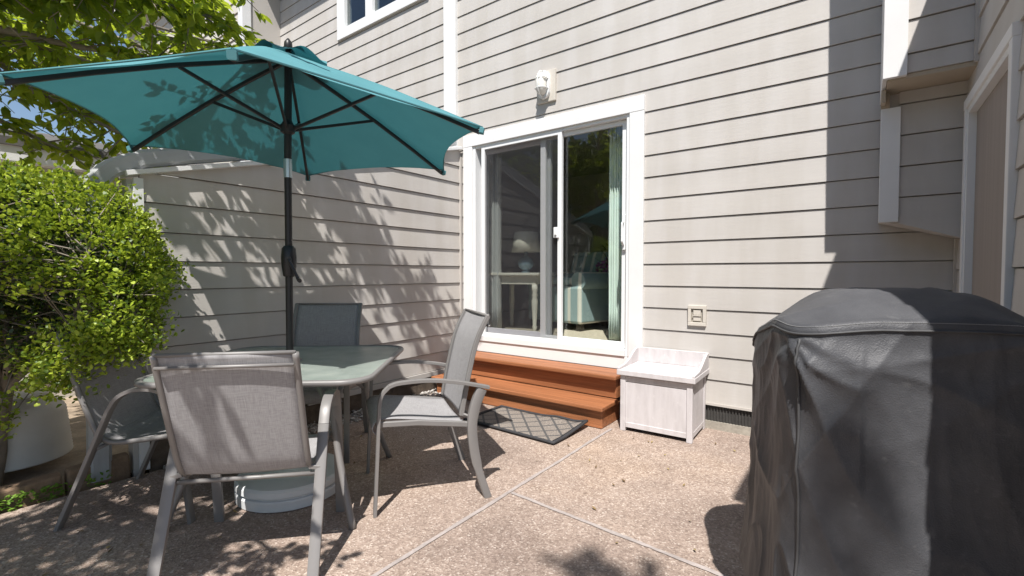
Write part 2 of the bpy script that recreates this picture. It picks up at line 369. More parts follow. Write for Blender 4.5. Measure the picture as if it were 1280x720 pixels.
def siding(mb, ax, plane, a0, a1, z0, z1, out, holes=(), lip=0.0085, lap0=LAP0, topfn=None):
    """clapboards on the plane ax=plane; along the other horizontal axis a0..a1; out = +1/-1 outward sign"""
    zs = sorted(set([z0, z1] + [lap0 + LAP * k for k in range(-2, 60) if z0 < lap0 + LAP * k < z1] + [h for q in holes for h in (q[2], q[3]) if z0 < h < z1]))
    def pt(a, d, z): return (a, plane + d, z) if ax == 'y' else (plane + d, a, z)
    for zb, zt in zip(zs[:-1], zs[1:]):
        if zt - zb < 1e-4: continue
        k = math.floor((0.5 * (zb + zt) - lap0) / LAP); base = lap0 + LAP * k
        d0 = out * (0.002 + lip * (1 - (zb - base) / LAP)); d1 = out * (0.002 + lip * (1 - (zt - base) / LAP))
        if abs(zt - base - LAP) < 1e-4: zt -= 0.0065
        iv = [(a0, a1)]
        for h in holes:
            if h[2] < 0.5 * (zb + zt) < h[3] or (h[2] < zb + 1e-4 and h[3] > zt):
                nv = []
                for s_, e_ in iv:
                    if h[1] <= s_ or h[0] >= e_: nv.append((s_, e_)); continue
                    if h[0] > s_: nv.append((s_, h[0]))
                    if h[1] < e_: nv.append((h[1], e_))
                iv = nv
        for s_, e_ in iv:
            b = -out * 0.02
            if topfn:                                  # a sloped top: start of the board moves with height
                s0 = max(s_, topfn(zb)); s1 = max(s_, topfn(zt))
                if s0 >= e_: continue
                s1 = min(s1, e_ - 0.001)
                mb.hexa([pt(s0, d0, zb), pt(e_, d0, zb), pt(e_, b, zb), pt(s0, b, zb), pt(s1, d1, zt), pt(e_, d1, zt), pt(e_, b, zt), pt(s1, b, zt)])
            else:
                mb.hexa([pt(s_, d0, zb), pt(e_, d0, zb), pt(e_, b, zb), pt(s_, b, zb), pt(s_, d1, zt), pt(e_, d1, zt), pt(e_, b, zt), pt(s_, b, zt)])

# ------------------------------------------------------------------ ground and patio
g = MB(); N = 24
rows = []
for i in range(N + 1):
    rows.append([(-150 + 300 * j / N, -150 + 300 * i / N, -0.06) for j in range(N + 1)])
g.grid(rows); tag(g.build('ground', M['soil']), kind='structure')
p = MB(); p.box(-3.42, 6, -9, 3.80, -0.055, 0.0)
patio = tag(p.build('patio', M['aggregate']), kind='structure')
def strip(x0, x1, y0, y1, wob=0.004):
    b = MB(); n_ = 400; L = []; Rr = []
    for i in range(n_ + 1):
        t = i / n_; c = Vector((x0 + (x1 - x0) * t, y0 + (y1 - y0) * t, 0.004)); d = Vector((x1 - x0, y1 - y0, 0)).normalized(); s = Vector((-d.y, d.x, 0))
        L.append(c + s * (0.011 + wob * noise.noise((t * 60, x0, 0)) + .003 * noise.noise((t * 300, x0, 2)))); Rr.append(c - s * (0.011 + wob * noise.noise((t * 60, x0, 5)) + .003 * noise.noise((t * 300, x0, 8))))
    b.grid([L, Rr]); return b
tag(strip(-1.545, -1.52, -9, 3.34).build('joint', M['joint'], patio))
tag(strip(-1.508, 6, 2.035, 2.0 - 0.45).build('joint', M['joint'], patio))
tag(strip(-3.42, -1.57, -0.6, -0.6).build('joint', M['joint'], patio))
# soil bed raised behind the slab edge
b = MB(); rows = []
for i in range(41):
    row = []
    for j in range(41):
        x = -9 + (5.44) * j / 40; y = -3 + 6.6 * i / 40
        row.append((x, y, -0.035 + 0.05 * noise.noise((x * 1.3, y * 1.3, 0)) + (0.06 if x < -3.75 else 0)))
    rows.append(row)
b.grid(rows); tag(b.build('soil_bed', M['soil'], smooth=True), kind='structure')

# ------------------------------------------------------------------ the house
YB = 3.81
house = thing('house', (0, 0, 0), 0, 'taupe lap-sided house with white trim and a sliding patio door', 'house')
DX0, DX1, DZ0, DZ1 = -3.45, -1.45, 0.375, 2.665
WX0, WX1, WZ0, WZ1 = -5.73, -3.98, 4.33, 5.6
mb = MB(); siding(mb, 'y', YB, -3.55, 0.46, 0.205, 6.0, -1, [(DX0 + .02, DX1 - .02, DZ0 + .01, DZ1 - .02)])
mb.build('siding', M['siding'], house)
mb = MB(); siding(mb, 'y', YB, -7.26, -3.71, 0.205, 6.0, -1, [(WX0 + .02, WX1 - .02, WZ0 + .02, WZ1 - .02)])
mb.build('siding', M['siding'], house)
mb = MB(); mb.box(-3.722, -3.545, YB - .045, YB + .01, 2.5, 6.0); mb.build('trim_board', M['white'], house, bevel=.003)
mb = MB(); mb.box(-7.3, 0.5, YB + .02, YB + .16, -0.06, 0.21); mb.box(-3.5, .46, YB - .012, YB + .018, -.05, .062); mb.build('foundation', M['concrete'], house)
mb = MB(); mb.box(-1.5, 0.45, YB + .003, YB + .015, 0.064, 0.2)
x = -1.48
while x < .44: mb.box(x, x + .008, YB - .006, YB + .002, .068, .198); x += .022
mb.build('vent', M['vent'], house)
mb = MB(); mb.box(-1.44, .45, YB - .022, YB + .012, .186, .204); mb.build('skirt_board', M['panel'], house)
# structural back of wall (interior side) round the openings
mb = MB()
mb.box(-7.3, DX0 + .03, YB + .022, YB + .16, .212, WZ0 + .05); mb.box(-7.3, WX0 + .05, YB + .022, YB + .16, WZ0 + .05, 6.0); mb.box(WX1 - .05, DX0 + .03, YB + .022, YB + .16, WZ0 + .05, 6.0); mb.box(DX1 - .03, .5, YB + .022, YB + .16, .212, 6.0)
mb.box(DX0 + .03, DX1 - .03, YB + .022, YB + .16, DZ1 - .04, 6.0)
mb.box(DX0 + .03, DX1 - .03, YB + .022, YB + .16, .212, .49)
mb.build('inner_wall', M['room_wall'], house)
# roof with eave
mb = MB(); mb.prism([(-7.4, YB - .52, 6.02), (-7.4, YB - .52, 6.16), (-7.4, YB + 4.2, 7.9), (-7.4, YB + 8.5, 6.16), (-7.4, YB + 8.5, 6.02)], (9.9, 0, 0)); mb.build('roof', M['roof'], house)
mb = MB(); mb.box(-7.4, 2.5, YB - .55, YB - .522, 5.98, 6.18); mb.build('fascia', M['white'], house)
mb = MB(); mb.box(-7.3, 2.4, YB + 8.0, YB + 8.15, -.05, 6.0); mb.box(-7.3, -7.15, YB + .161, YB + 7.99, -.05, 6.0); mb.box(2.25, 2.4, YB + .161, YB + 7.99, -.05, 6.0); mb.box(.5, 2.24, YB + .022, YB + .16, -.05, 6.0); mb.build('outer_wall', M['siding'], house)
mb = MB(); mb.box(-7.14, 2.24, YB + 3.8, YB + 3.9, 3.3, 6.0); mb.box(-7.14, 2.24, YB + .161, YB + 3.79, 3.2, 3.3); mb.build('upper_room', M['room_wall'], house)
# room
mb = MB(); mb.box(-4.7, -.5, 7.6, 7.7, .5, 3.1); mb.box(-4.8, -4.7, YB + .161, 7.7, .5, 3.1); mb.box(-.5, -.4, YB + .161, 7.7, .5, 3.1); mb.box(-4.7, -.5, YB + .161, 7.7, 2.95, 3.1)
mb.build('room_wall', M['room_wall'], house)
mb = MB(); mb.box(-4.7, -.5, YB + .1605, 7.6, .48, .56); mb.build('room_floor', M['carpet'], house)

# sliding door
mb = MB()
cw = .125
mb.box(DX0, DX1, YB - .032, YB + .02, DZ1 - cw, DZ1)
mb.box(DX0, DX0 + cw, YB - .030, YB + .02, .49, DZ1 - cw); mb.box(DX1 - cw, DX1, YB - .030, YB + .02, .49, DZ1 - cw)
door = mb.build('sliding_door', M['white'], house, bevel=.003)
mb = MB(); mb.box(DX0, DX1, YB - .022, YB + .02, .376, .487); mb.build('sill_board', M['white'], door, bevel=.002)
ix0, ix1, iz0, iz1 = DX0 + cw, DX1 - cw, .49, DZ1 - cw
mb = MB()
mb.box(ix0, ix0 + .035, YB - .015, YB + .14, iz0, iz1); mb.box(ix1 - .03, ix1, YB - .015, YB + .14, iz0, iz1)
mb.box(ix0 + .035, ix1 - .03, YB - .010, YB + .14, iz1 - .028, iz1); mb.box(ix0 + .035, ix1 - .03, YB - .034, YB + .15, iz0, iz0 + .055)
mb.build('frame', M['vinyl'], door, bevel=.002)
# fixed/right glass panel (outer plane) and left panel behind the screen
def sash(x0, x1, y, z0, z1, w_, m, name='sash'):
    q = MB(); q.box(x0, x0 + w_, y, y + .035, z0, z1); q.box(x1 - w_, x1, y, y + .035, z0, z1)
    q.box(x0 + w_, x1 - w_, y, y + .035, z0, z0 + w_); q.box(x0 + w_, x1 - w_, y, y + .035, z1 - w_ * .7, z1)
    return q.build(name, m, door, bevel=.002)
zb, zt = iz0 + .057, iz1 - .03
s1 = sash(-2.50, ix1 - .032, YB + .03, zb, zt, .055, M['vinyl'])
q = MB(); q.box(-2.455, ix1 - .08, YB + .045, YB + .050, zb + .04, zt - .03); q.build('glass', M['glass'], s1)
s2 = sash(ix0 + .037, -2.42, YB + .085, zb, zt, .07, M['shaded_vinyl'])
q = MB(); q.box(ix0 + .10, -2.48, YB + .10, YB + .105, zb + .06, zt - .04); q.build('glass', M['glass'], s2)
# screen panel
sc = sash(-3.21, -2.24, YB - .012, zb - .012, zt + .005, .042, M['vinyl'], 'screen_frame')
q = MB(); q.box(-3.17, -2.28, YB + .002, YB + .004, zb + .03, zt - .025); q.build('screen_mesh', M['screen'], sc)
q = MB(); q.box(-2.315, -2.262, YB - .03, YB - .013, 1.53, 1.63); q.box(-2.30, -2.28, YB - .045, YB - .03, 1.555, 1.605); q.build('latch', M['vinyl'], sc, bevel=.003)
q = MB(); q.box(ix1 - .075, ix1 - .045, YB + .005, YB + .028, 1.40, 1.70); q.tube([(ix1 - .06, YB - .0, 1.44), (ix1 - .06, YB - .03, 1.47), (ix1 - .06, YB - .03, 1.62), (ix1 - .06, YB, 1.65)], .009); q.build('handle', M['vinyl'], door, bevel=.003)

# upstairs window
mb = MB(); tw = .085
mb.box(WX0, WX1, YB - .035, YB + .02, WZ0, WZ0 + tw); mb.box(WX0, WX1, YB - .035, YB + .02, WZ1 - tw, WZ1)
mb.box(WX0, WX0 + tw, YB - .033, YB + .02, WZ0 + tw, WZ1 - tw); mb.box(WX1 - tw, WX1, YB - .033, YB + .02, WZ0 + tw, WZ1 - tw)
win = mb.build('window', M['white'], house, bevel=.003)
mb = MB(); a0, a1, c0, c1 = WX0 + tw, WX1 - tw, WZ0 + tw, WZ1 - tw
mb.box(a0, a0 + .06, YB - .015, YB + .1, c0, c1); mb.box(a1 - .06, a1, YB - .015, YB + .1, c0, c1); mb.box(a0 + .06, a1 - .06, YB - .015, YB + .1, c0, c0 + .06); mb.box(a0 + .06, a1 - .06, YB - .015, YB + .1, c1 - .06, c1)
mb.box(-5.14, -5.0, YB - .012, YB + .1, c0 + .06, c1 - .06); mb.box(-4.5, -4.38, YB - .012, YB + .1, c0 + .06, c1 - .06)
mb.build('frame', M['vinyl'], win, bevel=.002)
mb = MB(); mb.box(a0 + .05, a1 - .05, YB + .03, YB + .035, c0 + .05, c1 - .05); mb.build('pane', M['upper_glass'], win)

# right-hand projecting bay on the wall (deeper above, shallower below) and the wing closing the patio
UY, LY, DXW = 3.335, 3.57, 0.46
mb = MB(); siding(mb, 'y', UY, 0.17, DXW, 2.277, 6.0, -1, lap0=LAP0 + .03); mb.box(.10, .17, UY + .012, YB - .03, 2.277, 6.0)
mb.build('bay_siding', M['siding'], house)
mb = MB(); mb.box(.079, .182, UY - .028, UY + .011, 2.262, 6.0); mb.box(.079, .098, UY + .012, YB - .012, 2.262, 6.0); mb.build('corner_board', M['white'], house, bevel=.002)
mb = MB(); mb.box(.10, DXW + .06, UY + .002, YB - .012, 2.252, 2.275); mb.build('soffit', M['soffit'], house)
mb = MB(); mb.box(.079, .099, LY - .10, LY - .031, 2.18, 2.251); mb.box(.079, .12, LY - .03, LY - .002, 2.165, 2.251); mb.build('corner_block', M['soffit'], house)
mb = MB(); siding(mb, 'y', LY, .165, DXW, 1.49, 2.250, -1, lap0=LAP0 + .01); ob = mb.build('bay_siding', M['siding'], house)
# slanted underside of the lower bay: shear the lowest edge
for v in ob.data.vertices:
    if v.co.z < 1.491: v.co.z = 1.495 - (v.co.x - .165) * .36
mb = MB(); mb.prism([(.085, LY + .02, 1.515), (DXW, LY + .02, 1.40), (DXW, LY + .02, 2.25), (.085, LY + .02, 2.25)], (0, YB - LY - .035, 0)); mb.build('bay_core', M['siding'], house)
mb = MB(); mb.box(.081, .172, LY - .026, LY + .012, 1.50, 2.164); mb.build('corner_board', M['white'], house, bevel=.002)
# wing wall x = .46, y 1.23 .. 3.81
HW = 3.24; YW = 1.0
GX0, GX1, GZ0, GZ1 = 2.50, 3.50, .62, 2.12
mb = MB(); siding(mb, 'x', DXW, YW, YB - .015, .12, HW, -1, [(GX0 + .03, GX1 - .03, GZ0 + .03, GZ1 - .03)], lap0=LAP0 - .055); mb.build('siding', M['siding'], house)
mb = MB(); mb.box(DXW + .021, DXW + 3.0, YW, GX0 + .04, -.05, HW); mb.box(DXW + .021, DXW + 3.0, GX1 - .04, YB, -.05, HW); mb.box(DXW + .021, DXW + 3, GX0 + .04, GX1 - .04, -.05, GZ0 + .04); mb.box(DXW + .021, DXW + 3, GX0 + .04, GX1 - .04, GZ1 - .04, HW); mb.box(DXW + .14, DXW + 3, GX0 + .04, GX1 - .04, GZ0 + .04, GZ1 - .04)
mb.build('wing_wall_core', M['siding'], house)
mb = MB(); mb.box(DXW - .018, DXW + .02, YB - .05, YB - .016, .2, 1.4); mb.build('corner_board', M['panel'], house)
mb = MB(); mb.box(DXW - .02, DXW + .02, UY - .04, UY - .014, 2.262, HW); mb.build('corner_board', M['panel'], house)
mb = MB(); cwd = .052
mb.box(DXW - .030, DXW + .02, GX0, GX1, GZ1 - cwd, GZ1); mb.box(DXW - .030, DXW + .02, GX0, GX1, GZ0, GZ0 + cwd)
mb.box(DXW - .028, DXW + .02, GX0, GX0 + cwd, GZ0 + cwd, GZ1 - cwd); mb.box(DXW - .028, DXW + .02, GX1 - cwd, GX1, GZ0 + cwd, GZ1 - cwd)
win2 = mb.build('window', M['white'], house, bevel=.003)
mb = MB(); b0, b1, e0, e1 = GX0 + cwd, GX1 - cwd, GZ0 + cwd, GZ1 - cwd
mb.box(DXW - .02, DXW + .03, b0, b0 + .03, e0, e1); mb.box(DXW - .02, DXW + .03, b1 - .03, b1, e0, e1); mb.box(DXW - .02, DXW + .03, b0 + .03, b1 - .03, e1 - .03, e1); mb.build('frame', M['vinyl'], win2)
mb = MB(); mb.box(DXW + .012, DXW + .016, b0 + .02, b1 - .02, e0, e1 - .02); mb.build('pane', M['sun_screen'], win2)
mb = MB(); rows = []
for i in range(2):
    z = e0 if i == 0 else e1 - .02
    rows.append([(DXW + .065 + .012 * math.sin(j * .9) + .008 * noise.noise((j * .3, 0, 0)), b0 + (b1 - b0) * j / 80, z) for j in range(81)])
mb.grid(rows); mb.build('blind', M['blind'], win2, smooth=True)
mb = MB(); mb.prism([(DXW - .01, YW - .06, HW), (DXW - .01, YW - .06, HW + .06), (DXW + 1.5, YW - .06, HW + .5), (DXW + 3.1, YW - .06, HW)], (0, YB - YW + .06 - .02, 0)); mb.build('roof', M['roof'], house)

# ------------------------------------------------------------------ neighbouring house at the left
nb = thing('neighbouring_house', (-7.26, 3.27, 0), 0, 'pale neighbouring house wing with white eave, behind the overhanging leafy tree', 'house')
def loc(mbx, name, m, par, **k):
    o = mbx.build(name, m, par, **k); o.matrix_parent_inverse = Matrix.Translation(-Vector(par.location)); return o
mb = MB(); mb.box(-9, -7.262, 3.272, 6, -.05, 6.4); mb.box(-12.5, -9, 3.272, 8, -.05, 6.4); loc(mb, 'wall', M['panel'], nb)
mb = MB(); siding(mb, 'y', 3.27, -12.5, -7.38, .2, 6.4, -1, lip=.016); loc(mb, 'siding', M['cream_siding'], nb)
mb = MB(); mb.box(-7.38, -7.24, 3.24, 3.36, 0, 6.4); loc(mb, 'corner_board', M['white'], nb)
mb = MB(); mb.box(-12.9, -7.2, 2.88, 2.92, 6.28, 6.5); loc(mb, 'fascia', M['white'], nb)
mb = MB(); mb.prism([(-12.9, 2.925, 6.4), (-12.9, 2.925, 6.5), (-12.9, 6, 7.6), (-12.9, 8, 6.4)], (5.7, 0, 0)); loc(mb, 'roof', M['roof'], nb)
ga = thing('garden_shed', (-6.0, 1.2, 0), 0, 'low cream sided outbuilding with white fascia, behind the clipped bush', 'shed')
mb = MB(); mb.box(-7.2, -6.02, -.6, 2.6, -.05, 2.30); loc(mb, 'wall', M['cream_siding'], ga)
mb = MB(); siding(mb, 'x', -6.0, -.6, 2.6, .2, 2.22, 1, lip=.014, lap0=.16); loc(mb, 'siding', M['cream_siding'], ga)
mb = MB(); mb.box(-6.0, -5.88, -.8, 2.8, 2.16, 2.36); loc(mb, 'fascia', M['white'], ga, bevel=.01)
mb = MB(); mb.box(-5.985, -5.95, -.6, 2.6, 1.70, 1.78); mb.box(-5.985, -5.96, -.6, -.5, .2, 2.15); loc(mb, 'trim_board', M['white'], ga)
mb = MB(); mb.prism([(-5.86, -.85, 2.30), (-5.86, -.85, 2.37), (-7.3, -.85, 2.75), (-7.3, -.85, 2.30)], (0, 3.6, 0)); loc(mb, 'roof', M['roof'], ga)
mb = MB(); mb.box(-5.986, -5.955, .15, .75, .9, 1.6); wn = loc(mb, 'window', M['white'], ga)

# ------------------------------------------------------------------ sloping privacy wall with downspout
XC = -3.503
pw = thing('privacy_wall', (XC, 2.3, 0), 0, 'taupe lap-sided privacy wall with sloping white cap behind the patio table', 'wall')
ztop = lambda y: 1.80 + (y - .93) * .262
ytop = lambda z: max(.955, .93 + (z - 1.80) / .262)
mb = MB(); siding(mb, 'x', XC, .955, YB - .016, .205, ztop(YB) - .03, 1, topfn=ytop, lip=.012)
loc(mb, 'siding', M['siding'], pw)
mb = MB(); mb.prism([(XC - .10, .94, .1), (XC - .10, YB - .02, .1), (XC - .10, YB - .02, ztop(YB) - .05), (XC - .10, .94, ztop(.94) - .05)], (.078, 0, 0)); loc(mb, 'core', M['siding'], pw)
mb = MB(); mb.bar([(XC - .04, .89, ztop(.89)), (XC - .04, YB - .03, ztop(YB - .03))], (1, 0, 0), .085, .017); loc(mb, 'cap', M['white'], pw)
mb = MB(); mb.box(XC - .01, XC + .022, .925, .972, .0, ztop(.93) - .03); loc(mb, 'corner_board', M['white'], pw)
mb = MB(); mb.box(XC + .002, XC + .028, YB - .045, YB - .018, .2, 2.45); loc(mb, 'corner_board', M['panel'], pw)
mb = MB(); mb.box(XC - .11, XC - .015, .90, .938, -.05, ztop(.9) - .03); loc(mb, 'end_post', M['panel'], pw)
mb = MB()
for k in range(9): mb.box(XC - .03, XC + .012, .98 + k * .31, .98 + k * .31 + .302, -.05, .185 - .01 * (k % 2))
loc(mb, 'base_boards', M['timber'], pw)
mb = MB(); mb.box(XC - .01, XC + .03, 2.0, YB - .05, .155, .2); loc(mb, 'skirt_board', M['siding'], pw)
# downspout lying on the cap, bending down at the free end
mb = MB()
dxc = XC - .02
path = [(dxc, YB - .1, ztop(YB - .1) + .085), (dxc, 2.2, ztop(2.2) + .085), (dxc, 1.15, ztop(1.15) + .085)]
arc = [(dxc, .98, ztop(.98) + .08), (dxc - .01, .88, 1.84), (dxc - .015, .81, 1.79), (dxc - .02, .765, 1.71), (dxc - .02, .75, 1.60), (dxc - .02, .75, 1.45)]
pts = [Vector(p) for p in path] + curve(arc, 5)
def spout(ptl, hw, ht, corr):
    rings = []
    for i in range(len(ptl)):
        t = (ptl[min(i + 1, len(ptl) - 1)] - ptl[max(i - 1, 0)]).normalized(); u = Vector((1, 0, 0)); n_ = t.cross(u).normalized(); u = n_.cross(t)
        k = 1 + (corr * (1 if i % 2 else -1) if 3 <= i <= 24 else 0)
        ring = []
        for a in range(32):
            ang = 2 * math.pi * a / 32; c, s_ = math.cos(ang), math.sin(ang)
            sq = 1 / max(abs(c), abs(s_)); sq = min(sq, 1.22); rib = 1 - .05 * (a % 4 == 0)
            ring.append(ptl[i] + u * (c * sq * hw * rib * k) + n_ * (s_ * sq * ht * rib * k))
        rings.append(ring)
    return rings
mb.ring_sweep(spout(pts + [Vector((dxc - .02, .75, .35)), Vector((dxc - .02, .745, .0))], .040, .052, .03))
loc(mb, 'downspout', M['downspout'], pw, smooth='auto')
mb = MB(); mb.box(dxc - .075, dxc + .04, .685, .70, 1.50, 1.56); mb.box(dxc + .025, dxc + .045, .69, .93, 1.50, 1.56); loc(mb, 'strap', M['downspout'], pw)
mb = MB(); mb.bar([(dxc, 1.72, ztop(1.72) + .085), (dxc, 1.76, ztop(1.76) + .085)], (1, 0, 0), .046, .058); loc(mb, 'strap', M['downspout'], pw)

# ------------------------------------------------------------------ wall fittings
lt = thing('wall_light', (-2.415, YB, 2.96), 0, 'small white caged bulkhead light on the siding above the sliding door', 'wall light')
mb = MB(); mb.box(-.09, .115, -.030, 0, -.155, .135); mb.build('plate', M['box_plate'], lt, bevel=.004)
mb = MB(); rings = []
def capsule(rx, rz, y, n_=28):
    out = []
    for k in range(n_):
        a = 2 * math.pi * k / n_; out.append(Vector((rx * math.cos(a), y, (rz - rx) * (1 if math.sin(a) > 0 else -1) + rx * math.sin(a))))
    return out
for y, s_ in ((-.03, 1.12), (-.06, 1.12), (-.065, 1.0)): rings.append(capsule(.055 * s_, .115 * s_, y))
mb.ring_sweep(rings); mb.build('body', M['vinyl'], lt, smooth='auto')
mb = MB(); mb.ring_sweep([capsule(.048 * s_, .105 * s_ if s_ > .3 else .06, y) for y, s_ in ((-.06, 1), (-.10, .97), (-.125, .82), (-.14, .5))]); mb.build('lens', M['lens'], lt, smooth=True)
mb = MB(); mb.tube([(0, -.06, .12), (0, -.11, .112), (0, -.146, .07), (0, -.15, 0), (0, -.146, -.07), (0, -.11, -.112), (0, -.06, -.12)], .0055, 6)
for z in (.045, -.045): mb.tube([(-.056, -.06, z), (-.05, -.12, z), (0, -.148, z), (.05, -.12, z), (.056, -.06, z)], .005, 6)
mb.build('cage', M['vinyl'], lt, smooth=True)
ot = thing('outdoor_outlet', (-1.015, YB, .87), 0, 'square ivory electrical outlet cover on the siding right of the white box', 'outlet')
mb = MB(); mb.box(-.068, .068, -.028, 0, -.08, -.052); mb.box(-.068, .068, -.028, 0, .052, .08); mb.box(-.068, -.044, -.028, 0, -.052, .052); mb.box(.044, .068, -.028, 0, -.052, .052); mb.build('mounting_block', M['box_plate'], ot, bevel=.003)
mb = MB(); mb.box(-.028, .028, -.022, -.012, .004, .042); mb.box(-.028, .028, -.022, -.012, -.042, -.004); mb.box(-.034, .034, -.03, -.022, -.003, .003); mb.build('socket_flap', M['box_plate'], ot, bevel=.003)
mb = MB(); mb.box(-.043, .043, -.012, -.010, -.051, .051); mb.build('back_plate', M['concrete'], ot)

# ------------------------------------------------------------------ room furniture
def furn_table():
    t = thing('side_table', (-3.12, 4.42, .56), R(12), 'cream side table with turned legs seen behind the screen panel', 'table')
    mb = MB(); mb.box(-.32, .32, -.32, .32, .615, .645); mb.build('tabletop', M['cream_paint'], t, bevel=.006)
    mb = MB(); mb.box(-.27, .27, -.27, -.25, .52, .614); mb.box(-.27, .27, .25, .27, .52, .614); mb.box(-.27, -.25, -.25, .25, .52, .614); mb.box(.25, .27, -.25, .25, .52, .614); mb.build('apron', M['cream_paint'], t)
    for sx in (-1, 1):
        for sy in (-1, 1):
            mb = MB(); mb.lathe([(.015, 0), (.022, .01), (.018, .03), (.028, .06), (.02, .08), (.032, .28), (.036, .34), (.024, .38), (.034, .40), (.024, .43), (.032, .45), (.032, .519)], (sx * .25, sy * .25, 0), 14); mb.build('leg', M['cream_paint'], t, smooth=True)
    return t
furn_table()
lp = thing('table_lamp', (-3.08, 4.43, 1.206), 0, 'table lamp with blue glass base and pale shade on the cream side table', 'lamp')
mb = MB(); mb.lathe([(.05, 0), (.055, .012), (.035, .02), (.085, .07), (.095, .11), (.075, .155), (.03, .18), (.02, .2), (.018, .25)], seg=24); mb.build('base', M['ceramic'], lp, smooth=True)
mb = MB(); mb.lathe([(.165, .235), (.13, .46)], seg=32, cap=False); mb.build('lamp_shade', M['shade'], lp, smooth=True, solid=.004)
ac = thing('armchair', (-2.76, 5.02, .56), R(-12), 'striped teal and cream rolled-arm chair inside the right glass panel', 'armchair')
mb = MB(); mb.box(-.42, .42, -.40, .42, .08, .50); mb.build('base', M['stripe'], ac, bevel=.03)
for s_ in (-1, 1):
    mb = MB(); mb.lathe([(.0, -.01), (.10, 0), (.105, .01), (.105, .79), (.10, .80), (0, .81)], seg=20)
    mb.v = [((x + s_ * .36) , z - .38, y + .55) for x, y, z in mb.v]; mb.build('arm', M['stripe'], ac, smooth='auto')
mb = MB(); mb.prism([(-.40, .25, .45), (-.40, .42, .45), (-.40, .55, .90), (-.40, .42, .92)], (.8, 0, 0)); mb.build('backrest', M['stripe'], ac, bevel=.04)
mb = MB(); mb.box(-.25, .25, -.38, .26, .501, .60); mb.build('cushion', M['stripe'], ac, bevel=.04)
for sx in (-1, 1):
    for sy in (-1, 1):
        mb = MB(); mb.box(sx * .36 - .03, sx * .36 + .03, sy * .34 - .03, sy * .34 + .03, 0, .079); mb.build('foot', M['wicker'], ac)
def curtain(x0, x1, m, label, amp):
    mb = MB(); n_ = 90; rows = []
    for i in range(9):
        z = .58 + (2.62 - .58) * i / 8
        rows.append([(x0 + (x1 - x0) * j / n_ + .01 * noise.noise((j * .1, z, 3)), 4.10 + amp * math.sin(j * .85 + .4 * noise.noise((z, j * .05, 0))) + .01 * noise.noise((j * .13, z * .7, 1)), z) for j in range(n_ + 1)])
    mb.grid(rows); return tag(mb.build('curtain', m, smooth=True, solid=.003), label, 'curtain', 'curtains inside the sliding door')
curtain(-3.50, -3.20, M['curtain_grey'], 'pale grey curtain gathered behind the left end of the door', .035)
curtain(-1.90, -1.62, M['curtain_mint'], 'pale mint curtain gathered at the right end of the door', .03)
bk = thing('flower_basket', (-2.33, 5.25, .56), 0, 'dark wicker basket of purple flowers beside the striped armchair', 'plant')
mb = MB(); mb.lathe([(.14, 0), (.2, .02), (.23, .45), (.21, .46), (.19, .44)], seg=28); mb.build('basket', M['wicker'], bk, smooth=True)
mb = MB()
for k in range(420):
    a = random.uniform(0, 6.28); r = random.uniform(0, .26); z = .52 + random.uniform(0, .34) * (1 - r); c = Vector((r * math.cos(a), r * math.sin(a), z)); d = Vector((random.gauss(0, 1), random.gauss(0, 1), random.gauss(.3, 1))).normalized(); u = d.cross(Vector((.3, .5, .8))).normalized() * .022; v_ = d.cross(u).normalized() * .022
    mb.add([c - u, c - v_, c + u, c + v_], [(0, 1, 2, 3)])
mb.build('blossom', M['petal'], bk)
mb = MB()
for k in range(260):
    a = random.uniform(0, 6.28); r = random.uniform(.05, .3); z = .44 + random.uniform(0, .55); c = Vector((r * math.cos(a), r * math.sin(a), z)); d = Vector((math.cos(a), math.sin(a), random.uniform(-.2, 1.2))).normalized(); s_ = d.cross(Vector((0, 0, 1))).normalized() * .012
    mb.add([c - d * .06, c + s_, c + d * .06, c - s_], [(0, 1, 2, 3)])
mb.build('foliage', M['dark_leaf'], bk)

# ------------------------------------------------------------------ wooden steps, mat, storage box
st = thing('wooden_steps', (-2.46, 3.5, 0), 0, 'two-tier orange stained wooden steps below the sliding door', 'steps')
def deckbox(name, x0, x1, y0, y1, z0, z1, bev=.004): 
    mb = MB(); mb.box(x0, x1, y0, y1, z0, z1); return loc(mb, name, M['deck'], st, bevel=bev)
deckbox('riser', -3.36, -1.575, 3.285, 3.305, 0.004, .140); deckbox('riser', -3.36, -1.575, 3.555, 3.575, .181, .335)
deckbox('tread', -3.40, -1.553, 3.245, 3.552, .143, .179, .008); deckbox('tread', -3.40, -1.553, 3.49, 3.775, .338, .376, .01)
for s_, x in ((-1, -3.38), (1, -1.597)):
    deckbox('side_panel', x, x + .022, 3.306, 3.79, .004, .140, .002); deckbox('side_panel', x, x + .022, 3.576, 3.79, .181, .335, .002)
dm = thing('doormat', (-2.12, 3.03, 0), R(-2), 'grey door mat with diamond pattern and a curled edge below the steps', 'doormat')
def mat_surface(hx, hy, zoff):
    rows = []
    for i in range(21):
        row = []
        for j in range(41):
            x = -hx + 2 * hx * j / 40; y = -hy + 2 * hy * i / 20
            z = zoff + .045 * max(0, (x - .18) / .25) ** 2 * max(0, (y + .1) / .4) ** 1 + .02 * max(0, math.exp(-((x - .18) / .12) ** 2)) * max(0, y / .24)
            row.append((x, y, z))
        rows.append(row)
    return rows
mb = MB(); mb.grid(mat_surface(.40, .21, .018)); mb.build('pile', M['mat'], dm, smooth=True, solid=.006)
rows = mat_surface(.43, .235, .011); mb = MB(); mb.grid(rows); mb.build('rubber_backing', M['rubber'], dm, smooth=True, solid=.006)
per = [rows[0][j] for j in range(41)] + [rows[i][40] for i in range(1, 21)] + [rows[20][j] for j in range(39, -1, -1)] + [rows[i][0] for i in range(19, 0, -1)]
mb = MB(); mb.tube([Vector(q) + Vector((0, 0, .006)) for q in per], .012, 6, closed=True); mb.build('border', M['rubber'], dm, smooth=True)

